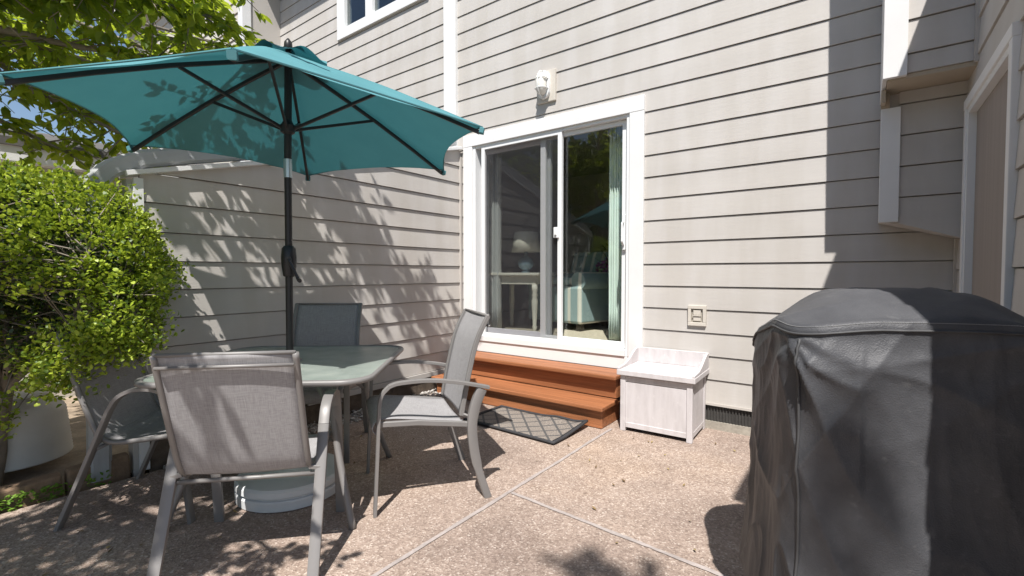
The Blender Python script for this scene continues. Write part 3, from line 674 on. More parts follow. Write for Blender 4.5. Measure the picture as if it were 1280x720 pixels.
bx = thing('storage_box', (-1.20, 3.575, 0), R(2.0), 'whitewashed wooden storage box with a tray-edged lid beside the steps', 'storage box')
hx, hy = .265, .205
for sx in (-1, 1):
    for sy in (-1, 1):
        mb = MB(); x = sx * (hx - .02); y = sy * (hy - .02); mb.box(x - .02, x + .02, y - .02, y + .02, 0, .425); mb.build('leg', M['whitewash'], bx, bevel=.003)
mb = MB(); mb.box(-hx + .041, hx - .041, -hy + .008, -hy + .02, .04, .375); mb.build('front_panel', M['whitewash'], bx)
mb = MB(); mb.box(-hx + .041, hx - .041, -hy + .004, -hy + .022, .381, .42); mb.build('rail', M['whitewash'], bx, bevel=.002)
mb = MB(); mb.box(-hx + .041, hx - .041, -hy + .003, -hy + .022, .03, .068); mb.build('rail', M['whitewash'], bx, bevel=.002)
for sx in (-1, 1):
    mb = MB(); x = sx * (hx - .012)
    k = -hy + .041
    while k < hy - .06: mb.box(x - .006, x + .006, k, k + .026, .065, .42); k += .0285
    mb.build('side_panel', M['whitewash'], bx)
    mb = MB(); mb.box(x - .008, x + .008, -hy + .041, hy - .041, .028, .064); mb.build('rail', M['whitewash'], bx)
mb = MB(); mb.box(-hx + .041, hx - .041, hy - .02, hy - .008, .04, .42); mb.build('back_panel', M['whitewash'], bx)
mb = MB(); mb.box(-hx - .022, hx + .022, -hy - .022, hy + .018, .428, .468); mb.build('lid', M['whitewash'], bx, bevel=.004)
mb = MB(); mb.box(-hx - .018, hx + .018, hy - .006, hy + .012, .469, .588); mb.build('lid_back', M['whitewash'], bx, bevel=.003)
for sx in (-1, 1):
    x = sx * (hx + .010)
    prof = [(-hy - .018, .469), (-hy - .018, .484), (-hy + .12, .492), (-hy + .22, .525), (-hy + .30, .562), (-hy + .36, .582), (hy - .008, .585), (hy - .008, .469)]
    mb = MB(); mb.prism([(x - .009, y, z) for y, z in prof], (.018, 0, 0)); mb.build('lid_side', M['whitewash'], bx, bevel=.002)

# ------------------------------------------------------------------ patio chairs
def chair(origin, fwd, label, back_scale=1.0, recline=0.0, splay=0.0):
    f = Vector((fwd[0], fwd[1], 0)).normalized(); rz = math.atan2(-f.x, f.y)
    t = thing('patio_chair', origin, rz, label, 'chair', 'high-backed sling chairs at the table')
    F = M['frame']
    BW = .232
    for s_ in (-1, 1):
        x = s_ * .272; xr = s_ * BW
        mb = MB(); mb.bar([(x, .315, 0), (x, .300, .30), (x, .290, .545)] + curve([(x, .290, .545), (x, .278, .60), (x, .24, .640)], 4)[1:], (1, 0, 0), .017, .009); mb.build('leg', F, t, smooth='auto')
        mb = MB(); mb.bar(curve([(x, .242, .639), (x, .19, .652), (x, .05, .654), (x, -.10, .634), (x, -.275, .592)], 5), (1, 0, 0), .019, .009); mb.build('armrest', F, t, smooth='auto')
        mb = MB(); mb.bar(curve([(x, -.236, .588), (x, -.200, .50), (x, -.182, .38), (x, -.205 - splay * .4, .2), (x, -.268 - splay, 0)], 5), (1, 0, 0), .016, [.027] * 8 + [.025] * 8 + [.020] * 5); mb.build('leg', F, t, smooth='auto')
        mb = MB(); mb.bar([(s_ * .254, .285, .448), (s_ * .254, .1, .438), (s_ * .254, -.18, .398)], (1, 0, 0), .010, .014); mb.build('seat_rail', F, t)
        mb = MB(); mb.bar(curve([(xr, y, z) for y, z in backprof(back_scale, recline)], 5), (1, 0, 0), .012, .012); mb.build('back_rail', F, t, smooth='auto')
        mb = MB(); mb.bar([(xr, backprof(back_scale, recline)[0][0], .452), (s_ * .257, -.190, .43)], (0, 1, 0), .012, .010); mb.build('bracket', F, t)
    S = M['sling']
    mb = MB(); prof = curve([(0, .292, .385), (0, .320, .418), (0, .305, .458), (0, .25, .470), (0, .1, .452), (0, -.05, .426), (0, -.14, .418)], 5)
    mb.grid([[(x, q.y, q.z - .012 * math.cos(x / .244 * 1.57)) for x in [-.244 + .488 * k / 12 for k in range(13)]] for q in prof]); mb.build('seat', S, t, smooth=True, solid=.004)
    bp = curve([(0, y, z) for y, z in backprof(back_scale, recline)], 5)
    mb = MB(); mb.grid([[(x, q.y - .010 * math.cos(x / .224 * 1.57), q.z) for x in [-.224 + .448 * k / 12 for k in range(13)]] for q in bp]); mb.build('backrest', S, t, smooth=True, solid=.004)
    top = bp[-1]; q = bp[-3]
    for (yy, zz, r_, hw) in ((top.y, top.z, .008, .238), (q.y - .030, q.z - .015, .007, .232), (-.188, .424, .009, .264)):
        mb = MB(); mb.tube([(-hw, yy, zz), (0, yy - .003, zz), (hw, yy, zz)], r_, 8); mb.build('crossbar', F, t, smooth=True)
    return t
def backprof(bs, rc):
    base = [(-.135, .445), (-.152, .54), (-.180, .68), (-.222, .84), (-.285, .97)]
    return [(y - rc * (z - .445), .445 + (z - .445) * bs) for y, z in base]
def stacking_chair(origin, fwd, label):
    f = Vector((fwd[0], fwd[1], 0)).normalized(); rz = math.atan2(-f.x, f.y)
    t = thing('stacking_chair', origin, rz, label, 'chair', 'low arch-framed sling chairs at the table')
    F = M['frame']
    for s_ in (-1, 1):
        x = s_ * .280; xr = s_ * .237
        rear = curve([(x, -.270, 0), (x, -.175, .22), (x, -.075, .46), (x, -.035, .555)], 5)
        arch = curve([(x, -.035, .555), (x, .005, .615), (x, .07, .648), (x, .15, .650), (x, .215, .622), (x, .248, .56)], 5)
        frnt = curve([(x, .248, .56), (x, .275, .36), (x, .315, 0)], 5)
        for nm, pth in (('leg', rear), ('armrest', arch), ('leg', frnt)):
            mb = MB(); mb.bar(pth, (1, 0, 0), .021, .010); mb.build(nm, F, t, smooth='auto')
        side = curve([(xr, -.285, .905), (xr, -.238, .76), (xr, -.185, .60), (xr, -.140, .475), (xr, -.105, .415), (xr, -.05, .388), (xr, .08, .395), (xr, .25, .415), (xr, .30, .405), (xr, .318, .375)], 5)
        mb = MB(); mb.tube(side, .0125, 8); mb.build('side_rail', F, t, smooth=True)
        mb = MB(); mb.bar([(xr, -.105, .405), (x, -.10, .395)], (0, 1, 0), .011, .009); mb.build('bracket', F, t)
    S = M['sling']
    bp = curve([(0, -.285, .905), (0, -.238, .76), (0, -.185, .60), (0, -.140, .475), (0, -.118, .43), (0, -.100, .402)], 6)
    def sl(pr, ax): return [[(x, q.y - (.009 * math.cos(x / .24 * 1.57) if ax == 'y' else 0), q.z - (.012 * math.cos(x / .24 * 1.57) if ax == 'z' else 0)) for x in [-.230 + .460 * k / 14 for k in range(15)]] for q in pr]
    mb = MB(); mb.grid(sl(bp, 'y')); mb.build('backrest', S, t, smooth=True, solid=.004)
    sp = curve([(0, -.112, .425), (0, -.09, .402), (0, -.04, .388), (0, .08, .395), (0, .25, .415), (0, .30, .405), (0, .318, .375)], 6)
    mb = MB(); mb.grid(sl(sp, 'z')); mb.build('seat', S, t, smooth=True, solid=.004)
    for yy, zz, r_, hw in ((-.286, .907, .008, .237), (-.292, .862, .007, .232), (-.100, .372, .009, .272), (.29, .372, .008, .272)):
        mb = MB(); mb.tube([(-hw, yy, zz), (0, yy - .002, zz), (hw, yy, zz)], r_, 8); mb.build('crossbar', F, t, smooth=True)
    return t
# ------------------------------------------------------------------ furniture on the patio
near_f = Vector((-.724, .69, 0)).normalized()
stacking_chair(Vector((-2.28, 1.163, 0)) - near_f * .315, near_f, 'low-backed sling chair nearest the camera, seen from behind with leaf shadows')
c2f = Vector((-.545, -.84, 0)).normalized(); left = Vector((-c2f.y, c2f.x, 0))
chair(Vector((-1.902, 1.44, 0)) - left * .272 - c2f * .31, c2f, 'high-backed sling chair seen side-on in front of the wooden steps')
c3f = Vector((.66, -.75, 0)).normalized()
chair(Vector((-3.195, 2.015, 0)) + c3f * .285, c3f, 'high-backed sling chair between the glass table and the privacy wall', 1.0)
c4f = Vector((.733, .68, 0)).normalized()
stacking_chair(Vector((-3.19, .683, 0)) + c4f * .27, c4f, 'low-backed sling chair in the shade between the bush and the glass table')

tbl = thing('patio_table', (-2.50, 1.355, 0), R(40), 'square glass-topped patio table with rounded corners around the umbrella pole', 'table')
def rsq(h, r, z, n_=10):
    out = []
    for cx, cy, a0 in ((1, 1, 0), (-1, 1, 90), (-1, -1, 180), (1, -1, 270)):
        for k in range(n_ + 1):
            a = R(a0 + 90 * k / n_); out.append(Vector((cx * (h - r) + r * math.cos(a), cy * (h - r) + r * math.sin(a), z)))
    return out
mb = MB(); mb.ring_sweep([rsq(.512, .14, .712), rsq(.512, .14, .718)]); mb.build('glass_top', M['tabletop'], tbl)
mb = MB(); prof = [(.512, .700), (.527, .698), (.533, .703), (.533, .716), (.529, .722), (.516, .724), (.510, .719)]
mb.ring_sweep([rsq(h, .145, z) for h, z in prof] , closed=True); mb.build('rim', M['frame'], tbl, smooth=True)
for k in range(4):
    a = R(45 + 90 * k); d = Vector((math.cos(a), math.sin(a), 0))
    P = [d * .46 + Vector((0, 0, .692)), d * .45 + Vector((0, 0, .60)), d * .445 + Vector((0, 0, .47)), d * .50 + Vector((0, 0, .28)), d * .61]
    mb = MB(); mb.tube(curve(P, 6), .0165, 10); mb.build('leg', M['frame'], tbl, smooth=True)
    mb = MB(); mb.tube([d * .447 + Vector((0, 0, .47)), d * .30 + Vector((0, 0, .60)), d * .2 + Vector((0, 0, .688))], .010, 8); mb.build('brace', M['frame'], tbl, smooth=True)
for k in range(4):
    a = R(90 * k); d = Vector((math.cos(a), math.sin(a), 0)); e = Vector((-d.y, d.x, 0))
    mb = MB(); mb.bar([d * .33 + e * .33 + Vector((0, 0, .685)), d * .33 - e * .33 + Vector((0, 0, .685))], d, .012, .007); mb.build('stretcher', M['frame'], tbl)
mb = MB(); mb.tube([Vector((.04 * math.cos(2 * math.pi * k / 20), .04 * math.sin(2 * math.pi * k / 20), .722)) for k in range(20)], .007, 6, closed=True); mb.build('umbrella_ring', M['frame'], tbl, smooth=True)

# umbrella base, umbrella
ub = thing('umbrella_base', (-2.52, 1.345, 0), 0, 'round pale resin umbrella base under the glass table', 'umbrella base')
mb = MB(); mb.lathe([(.262, 0), (.272, .006), (.275, .05), (.27, .056), (.258, .058), (.258, .066), (.27, .068), (.276, .074), (.274, .100), (.262, .112), (.20, .122), (.08, .132), (.05, .150), (.03, .155)], seg=64); mb.build('weight', M['base'], ub, smooth='auto')
mb = MB(); mb.lathe([(.042, .15), (.042, .17), (.03, .19), (.028, .33), (.024, .335)], seg=24); mb.build('sleeve', M['base'], ub, smooth='auto')
mb = MB(); mb.tube([(.03, 0, .27), (.055, 0, .27), (.06, .015, .27)], .007, 8); mb.build('knob', M['plastic_black'], ub)
um = thing('patio_umbrella', (-2.52, 1.345, .16), 0, 'open teal market umbrella with dark ribs and crank over the patio table', 'umbrella')
apex = Vector((-2.515, 1.36, 2.375))
tips = [Vector(p) for p in ((-2.57, .283, 1.92), (-3.295, .864, 1.90), (-3.265, 1.90, 1.90), (-2.46, 2.485, 1.94), (-1.645, 1.957, 1.97), (-1.745, .745, 1.955))]
poly = MB()
mb = MB(); mb.tube([(-2.52, 1.345, .34), (-2.519, 1.35, 1.74)], .019, 16); loc(mb, 'lower_pole', M['bronze'], um, smooth='auto')
mb = MB(); mb.tube([(-2.519, 1.35, 1.80), apex + Vector((0, 0, .02))], .0195, 16); loc(mb, 'upper_pole', M['bronze'], um, smooth='auto')
mb = MB(); mb.tube([(-2.519, 1.35, 1.72), (-2.519, 1.35, 1.82)], .0215, 16); loc(mb, 'collar', M['silver'], um, smooth='auto')
cz = 1.265; cdir = Vector((.80, .595, 0)); cf = Vector((.85, -.5, 0))
mb = MB(); cc = Vector((-2.519, 1.348, 0)); mb.lathe([(.021, -.085), (.03, -.08), (.038, -.03), (.04, .02), (.036, .07), (.024, .085)], cc + Vector((0, 0, cz)), 20); hs = loc(mb, 'crank_housing', M['plastic_black'], um, smooth='auto')
mb = MB(); mb.tube([cc + cf * .03 + Vector((0, 0, cz + .01)), cc + cf * .062 + Vector((0, 0, cz + .01))], .016, 10); mb.tube([cc + cf * .058 + Vector((0, 0, cz + .012)), cc + cf * .06 + cdir * .03 + Vector((0, 0, cz - .05)), cc + cf * .06 + cdir * .055 + Vector((0, 0, cz - .105))], .0085, 8); mb.tube([cc + cf * .06 + cdir * .055 + Vector((0, 0, cz - .1)), cc + cf * .10 + cdir * .06 + Vector((0, 0, cz - .105))], .011, 8)
ch_ = mb.build('crank_handle', M['plastic_black'], hs, smooth='auto')
mb = MB()
NU, NV = 14, 14
for i in range(6):
    a, b_ = tips[i], tips[(i + 1) % 6]; rows = []
    for u in range(NU + 1):
        t = .02 + .98 * u / NU; row = []
        for v in range(NV + 1):
            s_ = v / NV; e = a.lerp(b_, s_); pull = .075 * math.sin(math.pi * s_) ** .9
            e2 = e.lerp(apex, pull * (u / NU) ** 1.5); q = apex.lerp(e2, t)
            sag = -.020 * math.sin(math.pi * s_) * t * math.sin(math.pi * min(1, t * .75)) + .004 * noise.noise(q * 4)
            crown = .02 * math.sin(math.pi * t)
            row.append(q + Vector((0, 0, sag + crown + .016)))
        rows.append(row)
    mb.grid(rows)
canopy = loc(mb, 'canopy', M['canopy'], um, smooth=True)
bmx = bmesh.new(); bmx.from_mesh(canopy.data); bmesh.ops.remove_doubles(bmx, verts=bmx.verts, dist=.0008); bmx.to_mesh(canopy.data); bmx.free()
mb = MB()
for i in range(6):
    a, b_ = tips[i], tips[(i + 1) % 6]
    mb.tube([a.lerp(b_, v / 20).lerp(apex, .075 * math.sin(math.pi * v / 20) ** .9) + Vector((0, 0, .014)) for v in range(21)], .0045, 5)
mb.build('hem', M['canopy'], canopy); 
va = apex + Vector((0, 0, .045)); mb = MB(); rows = []
for u in range(9):
    t = u / 8; row = []
    for v in range(73):
        s_ = v / 72 * 6; i = int(s_) % 6; fr = s_ - int(s_)
        d = (tips[i].lerp(tips[(i + 1) % 6], fr) - Vector((apex.x, apex.y, 1.905))); r_ = d.length
        q = va + d * .20 * t + Vector((0, 0, -.075 * t + .026 * t ** 2 * math.cos(2 * math.pi * fr) * -1 * (1) + .0))
        row.append(q)
    rows.append(row)
mb.grid(rows); mb.build('vent_cap', M['canopy'], canopy, smooth=True)
mb = MB(); mb.lathe([(.012, -.02), (.022, 0), (.02, .03), (.006, .05)], va, 12); loc(mb, 'finial', M['bronze'], um, smooth=True)
hub = Vector((-2.517, 1.352, 1.985))
mb = MB(); mb.lathe([(.022, -.03), (.036, -.02), (.04, .015), (.028, .03), (.022, .045)], hub, 18); loc(mb, 'runner', M['plastic_black'], um, smooth='auto')
mb = MB(); mb.lathe([(.022, -.06), (.035, -.05), (.04, -.02), (.02, -.005)], apex, 18); loc(mb, 'top_hub', M['plastic_black'], um, smooth='auto')
for tp in tips:
    s0 = apex + Vector((0, 0, -.022)); d = (tp - apex)
    pts = [s0 + d * t + Vector((0, 0, .02 * math.sin(math.pi * t))) for t in (0.02, .25, .5, .75, .985)]
    u = Vector((-d.y, d.x, 0))
    mb = MB(); mb.bar(pts, u, .008, .010); rb = loc(mb, 'rib', M['bronze'], um)
    e = s0 + d * .985
    mb = MB(); mb.bar([e + Vector((0, 0, .012)), e + d * .022 + Vector((0, 0, .016))], u, .016, .016); mb.build('tip_pocket', M['canopy'], rb)
    j = s0 + d * .47 + Vector((0, 0, .012))
    mb = MB(); mb.bar([hub + Vector((d.x, d.y, 0)).normalized() * .035, j], u, .0065, .008); loc(mb, 'strut', M['bronze'], um)
for o in bpy.data.objects:      # sub-parts built in world space below already-offset parents
    if o.parent in (canopy, hs) or (o.parent and o.parent.name.startswith('rib')): o.matrix_parent_inverse = Matrix.Identity(4)

# ------------------------------------------------------------------ covered grill
gr = thing('covered_grill', (.078, 1.85, 0), R(20), 'barbecue grill under a wrinkled black fabric cover beside the wing wall', 'grill')
GW, GD = .345, .295
def grill_top(x, y):
    ax = abs(x) / GW; back = min(1, max(0, (y / GD + 1) / 2))
    h = 1.152 - ((.028 + .15 * back) if x < 0 else .13) * max(0, (ax - .40) / .60) ** 1.4 - .008 * (x / GW) ** 2
    fy = max(0, (abs(y) / GD - .30) / .70)
    return h - .070 * fy ** 1.4
def se(a, e=7.0):
    c, s_ = math.cos(a), math.sin(a); r_ = (abs(c) ** e + abs(s_) ** e) ** (-1 / e); return r_ * c, r_ * s_
NA = 480; mb = MB(); rows = []
ridge = lambda v: 1 - abs(v)
NZ = 150; KS = 145
def radial(dx, dz, seed, dens):          # sharp drag folds fanning out from a corner
    rr = math.hypot(dx, dz); an = math.atan2(dz, dx)
    return ridge(noise.noise((an * dens + seed, rr * 1.1 + seed, seed))) ** 6 * math.exp(-rr / .40) * min(1, rr / .10)
for k in range(NZ + 1):
    row = []; t = k / NZ
    for a_ in range(NA + 1):
        a = 2 * math.pi * a_ / NA; ux, uy = se(a)
        x, y = ux * GW, uy * GD; zt_ = grill_top(x, y)
        hemz = .10 + .05 * noise.noise((ux * 1.7, uy * 1.7, 7))
        z = hemz + (zt_ - hemz) * t
        n_ = Vector((ux, uy, 0)).normalized(); low = 1 - t; below = t < KS / NZ
        fold = .026 * noise.noise((ux * 1.9, uy * 1.9, z * .8)) * (.3 + .8 * low)
        fold += .010 * ridge(noise.noise((ux * 1.8 + z * 1.6, uy * 1.8 - z * 1.3, z * .8 + 4))) ** 6 * (.4 + low)
        fold += .011 * ridge(noise.noise((ux * 1.5 - z * 2.2, uy * 1.5 + z * 1.7, z * .9 + 14))) ** 9
        fold += .0015 * noise.noise((ux * 12, uy * 12, z * 9)) + .0016 * ridge(noise.noise((ux * 7 + z * 4, uy * 7, z * 6))) ** 4
        if below:
            top_d = zt_ - .02 - z
            if uy < 0: fold += .036 * radial(x + GW, top_d, 1.7, 2.3) + .024 * radial(GW - x, top_d, 5.1, 2.0)
            if ux < -.5: fold += .022 * radial(y + GD, top_d, 8.3, 1.6)
            fold -= .008 * (.5 + noise.noise((ux * 2.5, uy * 2.5, 3))) * math.exp(-max(0, KS / NZ - t) / .05)
        flare = .022 * low ** 1.5 - .010 * math.sin(math.pi * t)
        rnd_ = 1 - .03 * max(0, (t - .975) / .025) ** 2
        row.append(Vector((x * rnd_, y * rnd_, z)) + n_ * (fold * (1 - .6 * max(0, (t - .9) / .1)) + flare))
    rows.append(row)
last = rows[-1]
for k in range(1, 31):
    t = 1 - k / 30.5; row = []
    for a_ in range(NA + 1):
        q = last[a_]; x, y = q.x * t, q.y * t
        zz = grill_top(x / .97, y / .97); base = last[a_].z - grill_top(*[c * m_ for c, m_ in zip(se(2 * math.pi * a_ / NA), (GW, GD))])
        row.append(Vector((x, y, zz + base * t + .006 * noise.noise((x * 7, y * 7, 2)) + .008 * ridge(noise.noise((x * 5 + y * 3, y * 6, 9))) ** 3 - .004)))
    rows.append(row)
mb.grid(rows); cov = mb.build('cover', M['cover'], gr, smooth=True)
bmx = bmesh.new(); bmx.from_mesh(cov.data); bmesh.ops.remove_doubles(bmx, verts=bmx.verts, dist=.0005); bmesh.ops.recalc_face_normals(bmx, faces=bmx.faces); bmx.to_mesh(cov.data); bmx.free()
# piping seams: along the shoulder and down the two near corners
def rim(i, k, off): 
    q = rows[k][i % (NA)]; n_ = Vector((q.x / GW, q.y / GD, 0)).normalized(); return q + n_ * off
sh = [rim(i, KS + 1, .003) for i in range(NA)]
mb = MB(); mb.tube(sh, .0032, 6, closed=True); mb.build('seam', M['hem'], gr, smooth=True)
for a in (225, 315):
    i = int(NA * a / 360); mb = MB(); mb.tube([rim(i, k, .003) for k in range(2, KS, 2)], .004, 6); mb.build('seam', M['hem'], gr, smooth=True)
st_ = MB()
for i in range(0, NA):
    a0 = rim(i, KS + 4, .0015); a1 = a0.lerp(rim(i + 1, KS + 4, .0015), .7); st_.tube([a0, a1], .0008, 4)
st_.build('stitching', M['stitch'], gr)
# wheeled cart hidden under the cover touches the ground
for sx in (-1, 1):
    for sy in (-1, 1):
        mb = MB(); mb.box(sx * .26 - .02, sx * .26 + .02, sy * .19 - .02, sy * .19 + .02, 0, .5); mb.build('cart_leg', M['plastic_black'], gr)

# ------------------------------------------------------------------ vegetation
def leaf_add(mb, c, d, up, L, W, fold=.25, droop=.15):
    d = d.normalized(); s_ = d.cross(up)
    if s_.length < 1e-3: s_ = d.cross(Vector((1, .2, 0)))
    s_.normalize(); n_ = s_.cross(d).normalized()
    P = lambda t, w_, h: c + d * (L * t) + s_ * (W * w_) + n_ * (L * h)
    mb.add([P(0, 0, 0), P(.28, .42, fold * .3), P(.62, .40, fold * .25 - droop * .3), P(1, 0, -droop), P(.62, -.40, fold * .25 - droop * .3), P(.28, -.42, fold * .3), P(.3, 0, 0), P(.63, 0, -droop * .4)],
           [(0, 6, 1), (1, 6, 7, 2), (2, 7, 3), (3, 7, 4), (4, 7, 6, 5), (5, 6, 0)])
def small_leaf(mb, c, d, up, L, W):
    d = d.normalized(); s_ = d.cross(up)
    if s_.length < 1e-3: s_ = d.cross(Vector((1, .2, 0)))
    s_.normalize(); n_ = s_.cross(d)
    mb.add([c, c + d * (L * .35) + s_ * (W * .45) + n_ * (L * .06), c + d * (L * .75) + s_ * (W * .36), c + d * L - n_ * (L * .08), c + d * (L * .75) - s_ * (W * .36), c + d * (L * .35) - s_ * (W * .45) + n_ * (L * .06)], [(0, 1, 2, 3, 4, 5)])
def rnd(s_=1): return Vector((random.gauss(0, s_), random.gauss(0, s_), random.gauss(0, s_)))

# clipped bush
bu = thing('bush', (-3.72, .40, 0), 0, 'rounded bright green bush with bare grey limbs at the left edge of the patio', 'bush')
root = Vector((-3.82, .34, 0.0)); cen = Vector((-3.70, .39, 1.14)); ER = Vector((.804, .595, 0)); EF = Vector((-.595, .804, 0))
def ell(d, k=1.0): return cen + (ER * (d.x * .84) + EF * (d.y * .55) + Vector((0, 0, d.z * .62))) * k
mb = MB(); limbs = []
mb.tube(curve([root, root + Vector((.02, .03, .3)), root + Vector((.05, .06, .55))], 4), [.05] * 4 + [.042] * 5, 9)
fork = root + Vector((.05, .06, .55))
for k in range(26):
    a = random.uniform(0, 6.28); e = random.uniform(-.45, 1.2)
    tgt = ell(Vector((math.cos(a) * math.cos(e), math.sin(a) * math.cos(e), math.sin(e))), random.uniform(.72, .9))
    if k == 0: tgt = Vector((-3.02, .62, 1.30))
    if k == 1: tgt = Vector((-2.98, .62, .86))
    if k == 2: tgt = Vector((-3.0, .8, .98))
    m1 = fork.lerp(tgt, .35) + rnd(.05); m2 = fork.lerp(tgt, .7) + rnd(.06)
    P = curve([fork, m1, m2, tgt], 5); r0 = random.uniform(.012, .024)
    mb.tube(P, [r0 * (1 - .8 * i / (len(P) - 1)) for i in range(len(P))], 6); limbs.append(P)
loc(mb, 'trunk', M['twig'], bu, smooth=True)
tw = MB(); shell = []
tries = 0
while len(shell) < 3900 and tries < 24000:
    tries += 1
    a = random.uniform(0, 6.28); ze = random.uniform(-.75, 1); ce = math.sqrt(max(0, 1 - ze * ze))
    d = Vector((ce * math.cos(a), ce * math.sin(a), ze)); nn = noise.noise(d * 2.1 + Vector((3, 1, 2)))
    rr = 1 + .14 * nn + .11 * noise.noise(d * 6)
    if noise.noise(d * 5 + Vector((9, 2, 5))) < -.26 and random.random() < .8: continue
    depth = random.random() ** 2.4 * .30
    q = ell(d, rr - depth)
    # open pocket facing the camera side, low centre, where limbs show
    to = (q - Vector((-3.02, .45, .95))); 
    if (to.x / .30) ** 2 + (to.y / .32) ** 2 + (to.z / .17) ** 2 < 1 and random.random() < .93: continue
    if q.z < .76 and random.random() < .55: continue
    shell.append((q, d, depth))
for k in range(700):
    d = rnd().normalized(); shell.append((ell(d, random.uniform(.30, .72)), d, .2))
# hanging lower sprays over the chair and the pot
for (c, s_, n_) in ((Vector((-3.02, .62, .84)), Vector((.14, .12, .06)), 130), (Vector((-3.12, .52, .70)), Vector((.12, .08, .05)), 90), (Vector((-2.90, .66, .92)), Vector((.09, .08, .08)), 80), (Vector((-3.3, .30, .52)), Vector((.08, .05, .05)), 30), (Vector((-2.95, .72, 1.0)), Vector((.10, .12, .12)), 60)):
    cl = lambda v: max(-1.4, min(1.4, random.gauss(0, 1))) * v
    for k in range(n_): shell.append((c + Vector((cl(s_.x), cl(s_.y), cl(s_.z))), Vector((random.gauss(.4, .5), random.gauss(0, .5), random.gauss(.3, .5))).normalized(), .05))
for q, d, dp in shell:
    if random.random() < .4:
        base = min((P[random.randrange(6, len(P))] for P in random.sample(limbs, 8)), key=lambda v: (v - q).length)
        if (base - q).length < .45: tw.tube([base, base.lerp(q, .5) + rnd(.02), q], [.004, .003, .002], 4)
loc(tw, 'twigs', M['twig'], bu)
fo = MB(); inner = MB()
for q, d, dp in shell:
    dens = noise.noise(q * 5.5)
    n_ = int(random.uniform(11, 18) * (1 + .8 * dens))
    deep = dp > .10  # leaves deeper inside mostly take the darker greens
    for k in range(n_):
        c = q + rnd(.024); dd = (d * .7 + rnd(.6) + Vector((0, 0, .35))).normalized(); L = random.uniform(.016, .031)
        small_leaf(inner if deep and random.random() < .8 else fo, c, dd, Vector((random.gauss(0, .5), random.gauss(0, .5), 1)), L, L * random.uniform(.6, .8))
loc(fo, 'foliage', M['bush_leaf'], bu); loc(inner, 'inner_foliage', M['bush_inner'], bu)

# overhanging tree: limbs with sprays of pointed leaves
def tree(name, base, trunk, limbs, label, leafm, L0, n_twig, per, spread, group=None, flat=.5):
    defaults = (n_twig, spread, .25)
    t = thing(name, base, 0, label, 'tree', group); inv = Matrix.Translation(-Vector(base))
    mb = MB(); P = curve(trunk, 6); r0 = trunk_r; mb.tube(P, [r0 * (1 - .45 * i / (len(P) - 1)) for i in range(len(P))], 12); o = mb.build('trunk', M['bark'], t, smooth=True); o.matrix_parent_inverse = inv
    br = MB(); fo = MB()
    for li in limbs:
        n_twig, spread, st0 = defaults
        if isinstance(li, tuple): li, n_twig, spread, st0 = li
        Q = curve(li, 7); n_ = len(Q); br.tube(Q, [.035 * (1 - .88 * i / (n_ - 1)) + .003 for i in range(n_)], 7)
        for k in range(n_twig):
            i = random.randrange(int(n_ * st0), n_); b0 = Q[i]; ax = (Q[min(i + 1, n_ - 1)] - Q[max(i - 1, 0)]).normalized()
            d = (ax * .6 + Vector((random.gauss(0, 1), random.gauss(0, 1), random.gauss(.05, .4)))).normalized(); ln = spread * random.uniform(.5, 1.2)
            e = b0 + d * ln + Vector((0, 0, -.18 * ln)); mid = b0 + d * ln * .5 + rnd(.02)
            br.tube([b0, mid, e], [.006, .004, .0018], 5)
            for q in range(per):
                s_ = random.uniform(.15, 1.05); c = b0.lerp(mid, s_ * 2) if s_ < .5 else mid.lerp(e, min(1, s_ * 2 - 1)); c = c + rnd(.012)
                dd = (d * .7 + Vector((random.gauss(0, .7), random.gauss(0, .7), random.gauss(-.25, .35)))).normalized(); L = L0 * random.uniform(.55, 1.15)
                leaf_add(fo, c + dd * .015, dd, Vector((random.gauss(0, flat), random.gauss(0, flat), 1)), L, L * random.uniform(.5, .66), .22, .18)
    o = br.build('branches', M['twig'], t, smooth=True); o.matrix_parent_inverse = inv
    o = fo.build('crown', leafm, t); o.matrix_parent_inverse = inv
    return t
trunk_r = .10
TB = Vector((-4.3, -.95, -.05)); TT = Vector((-4.1, -.75, 2.2))
L = lambda *p: [TT] + [Vector(q) for q in p]
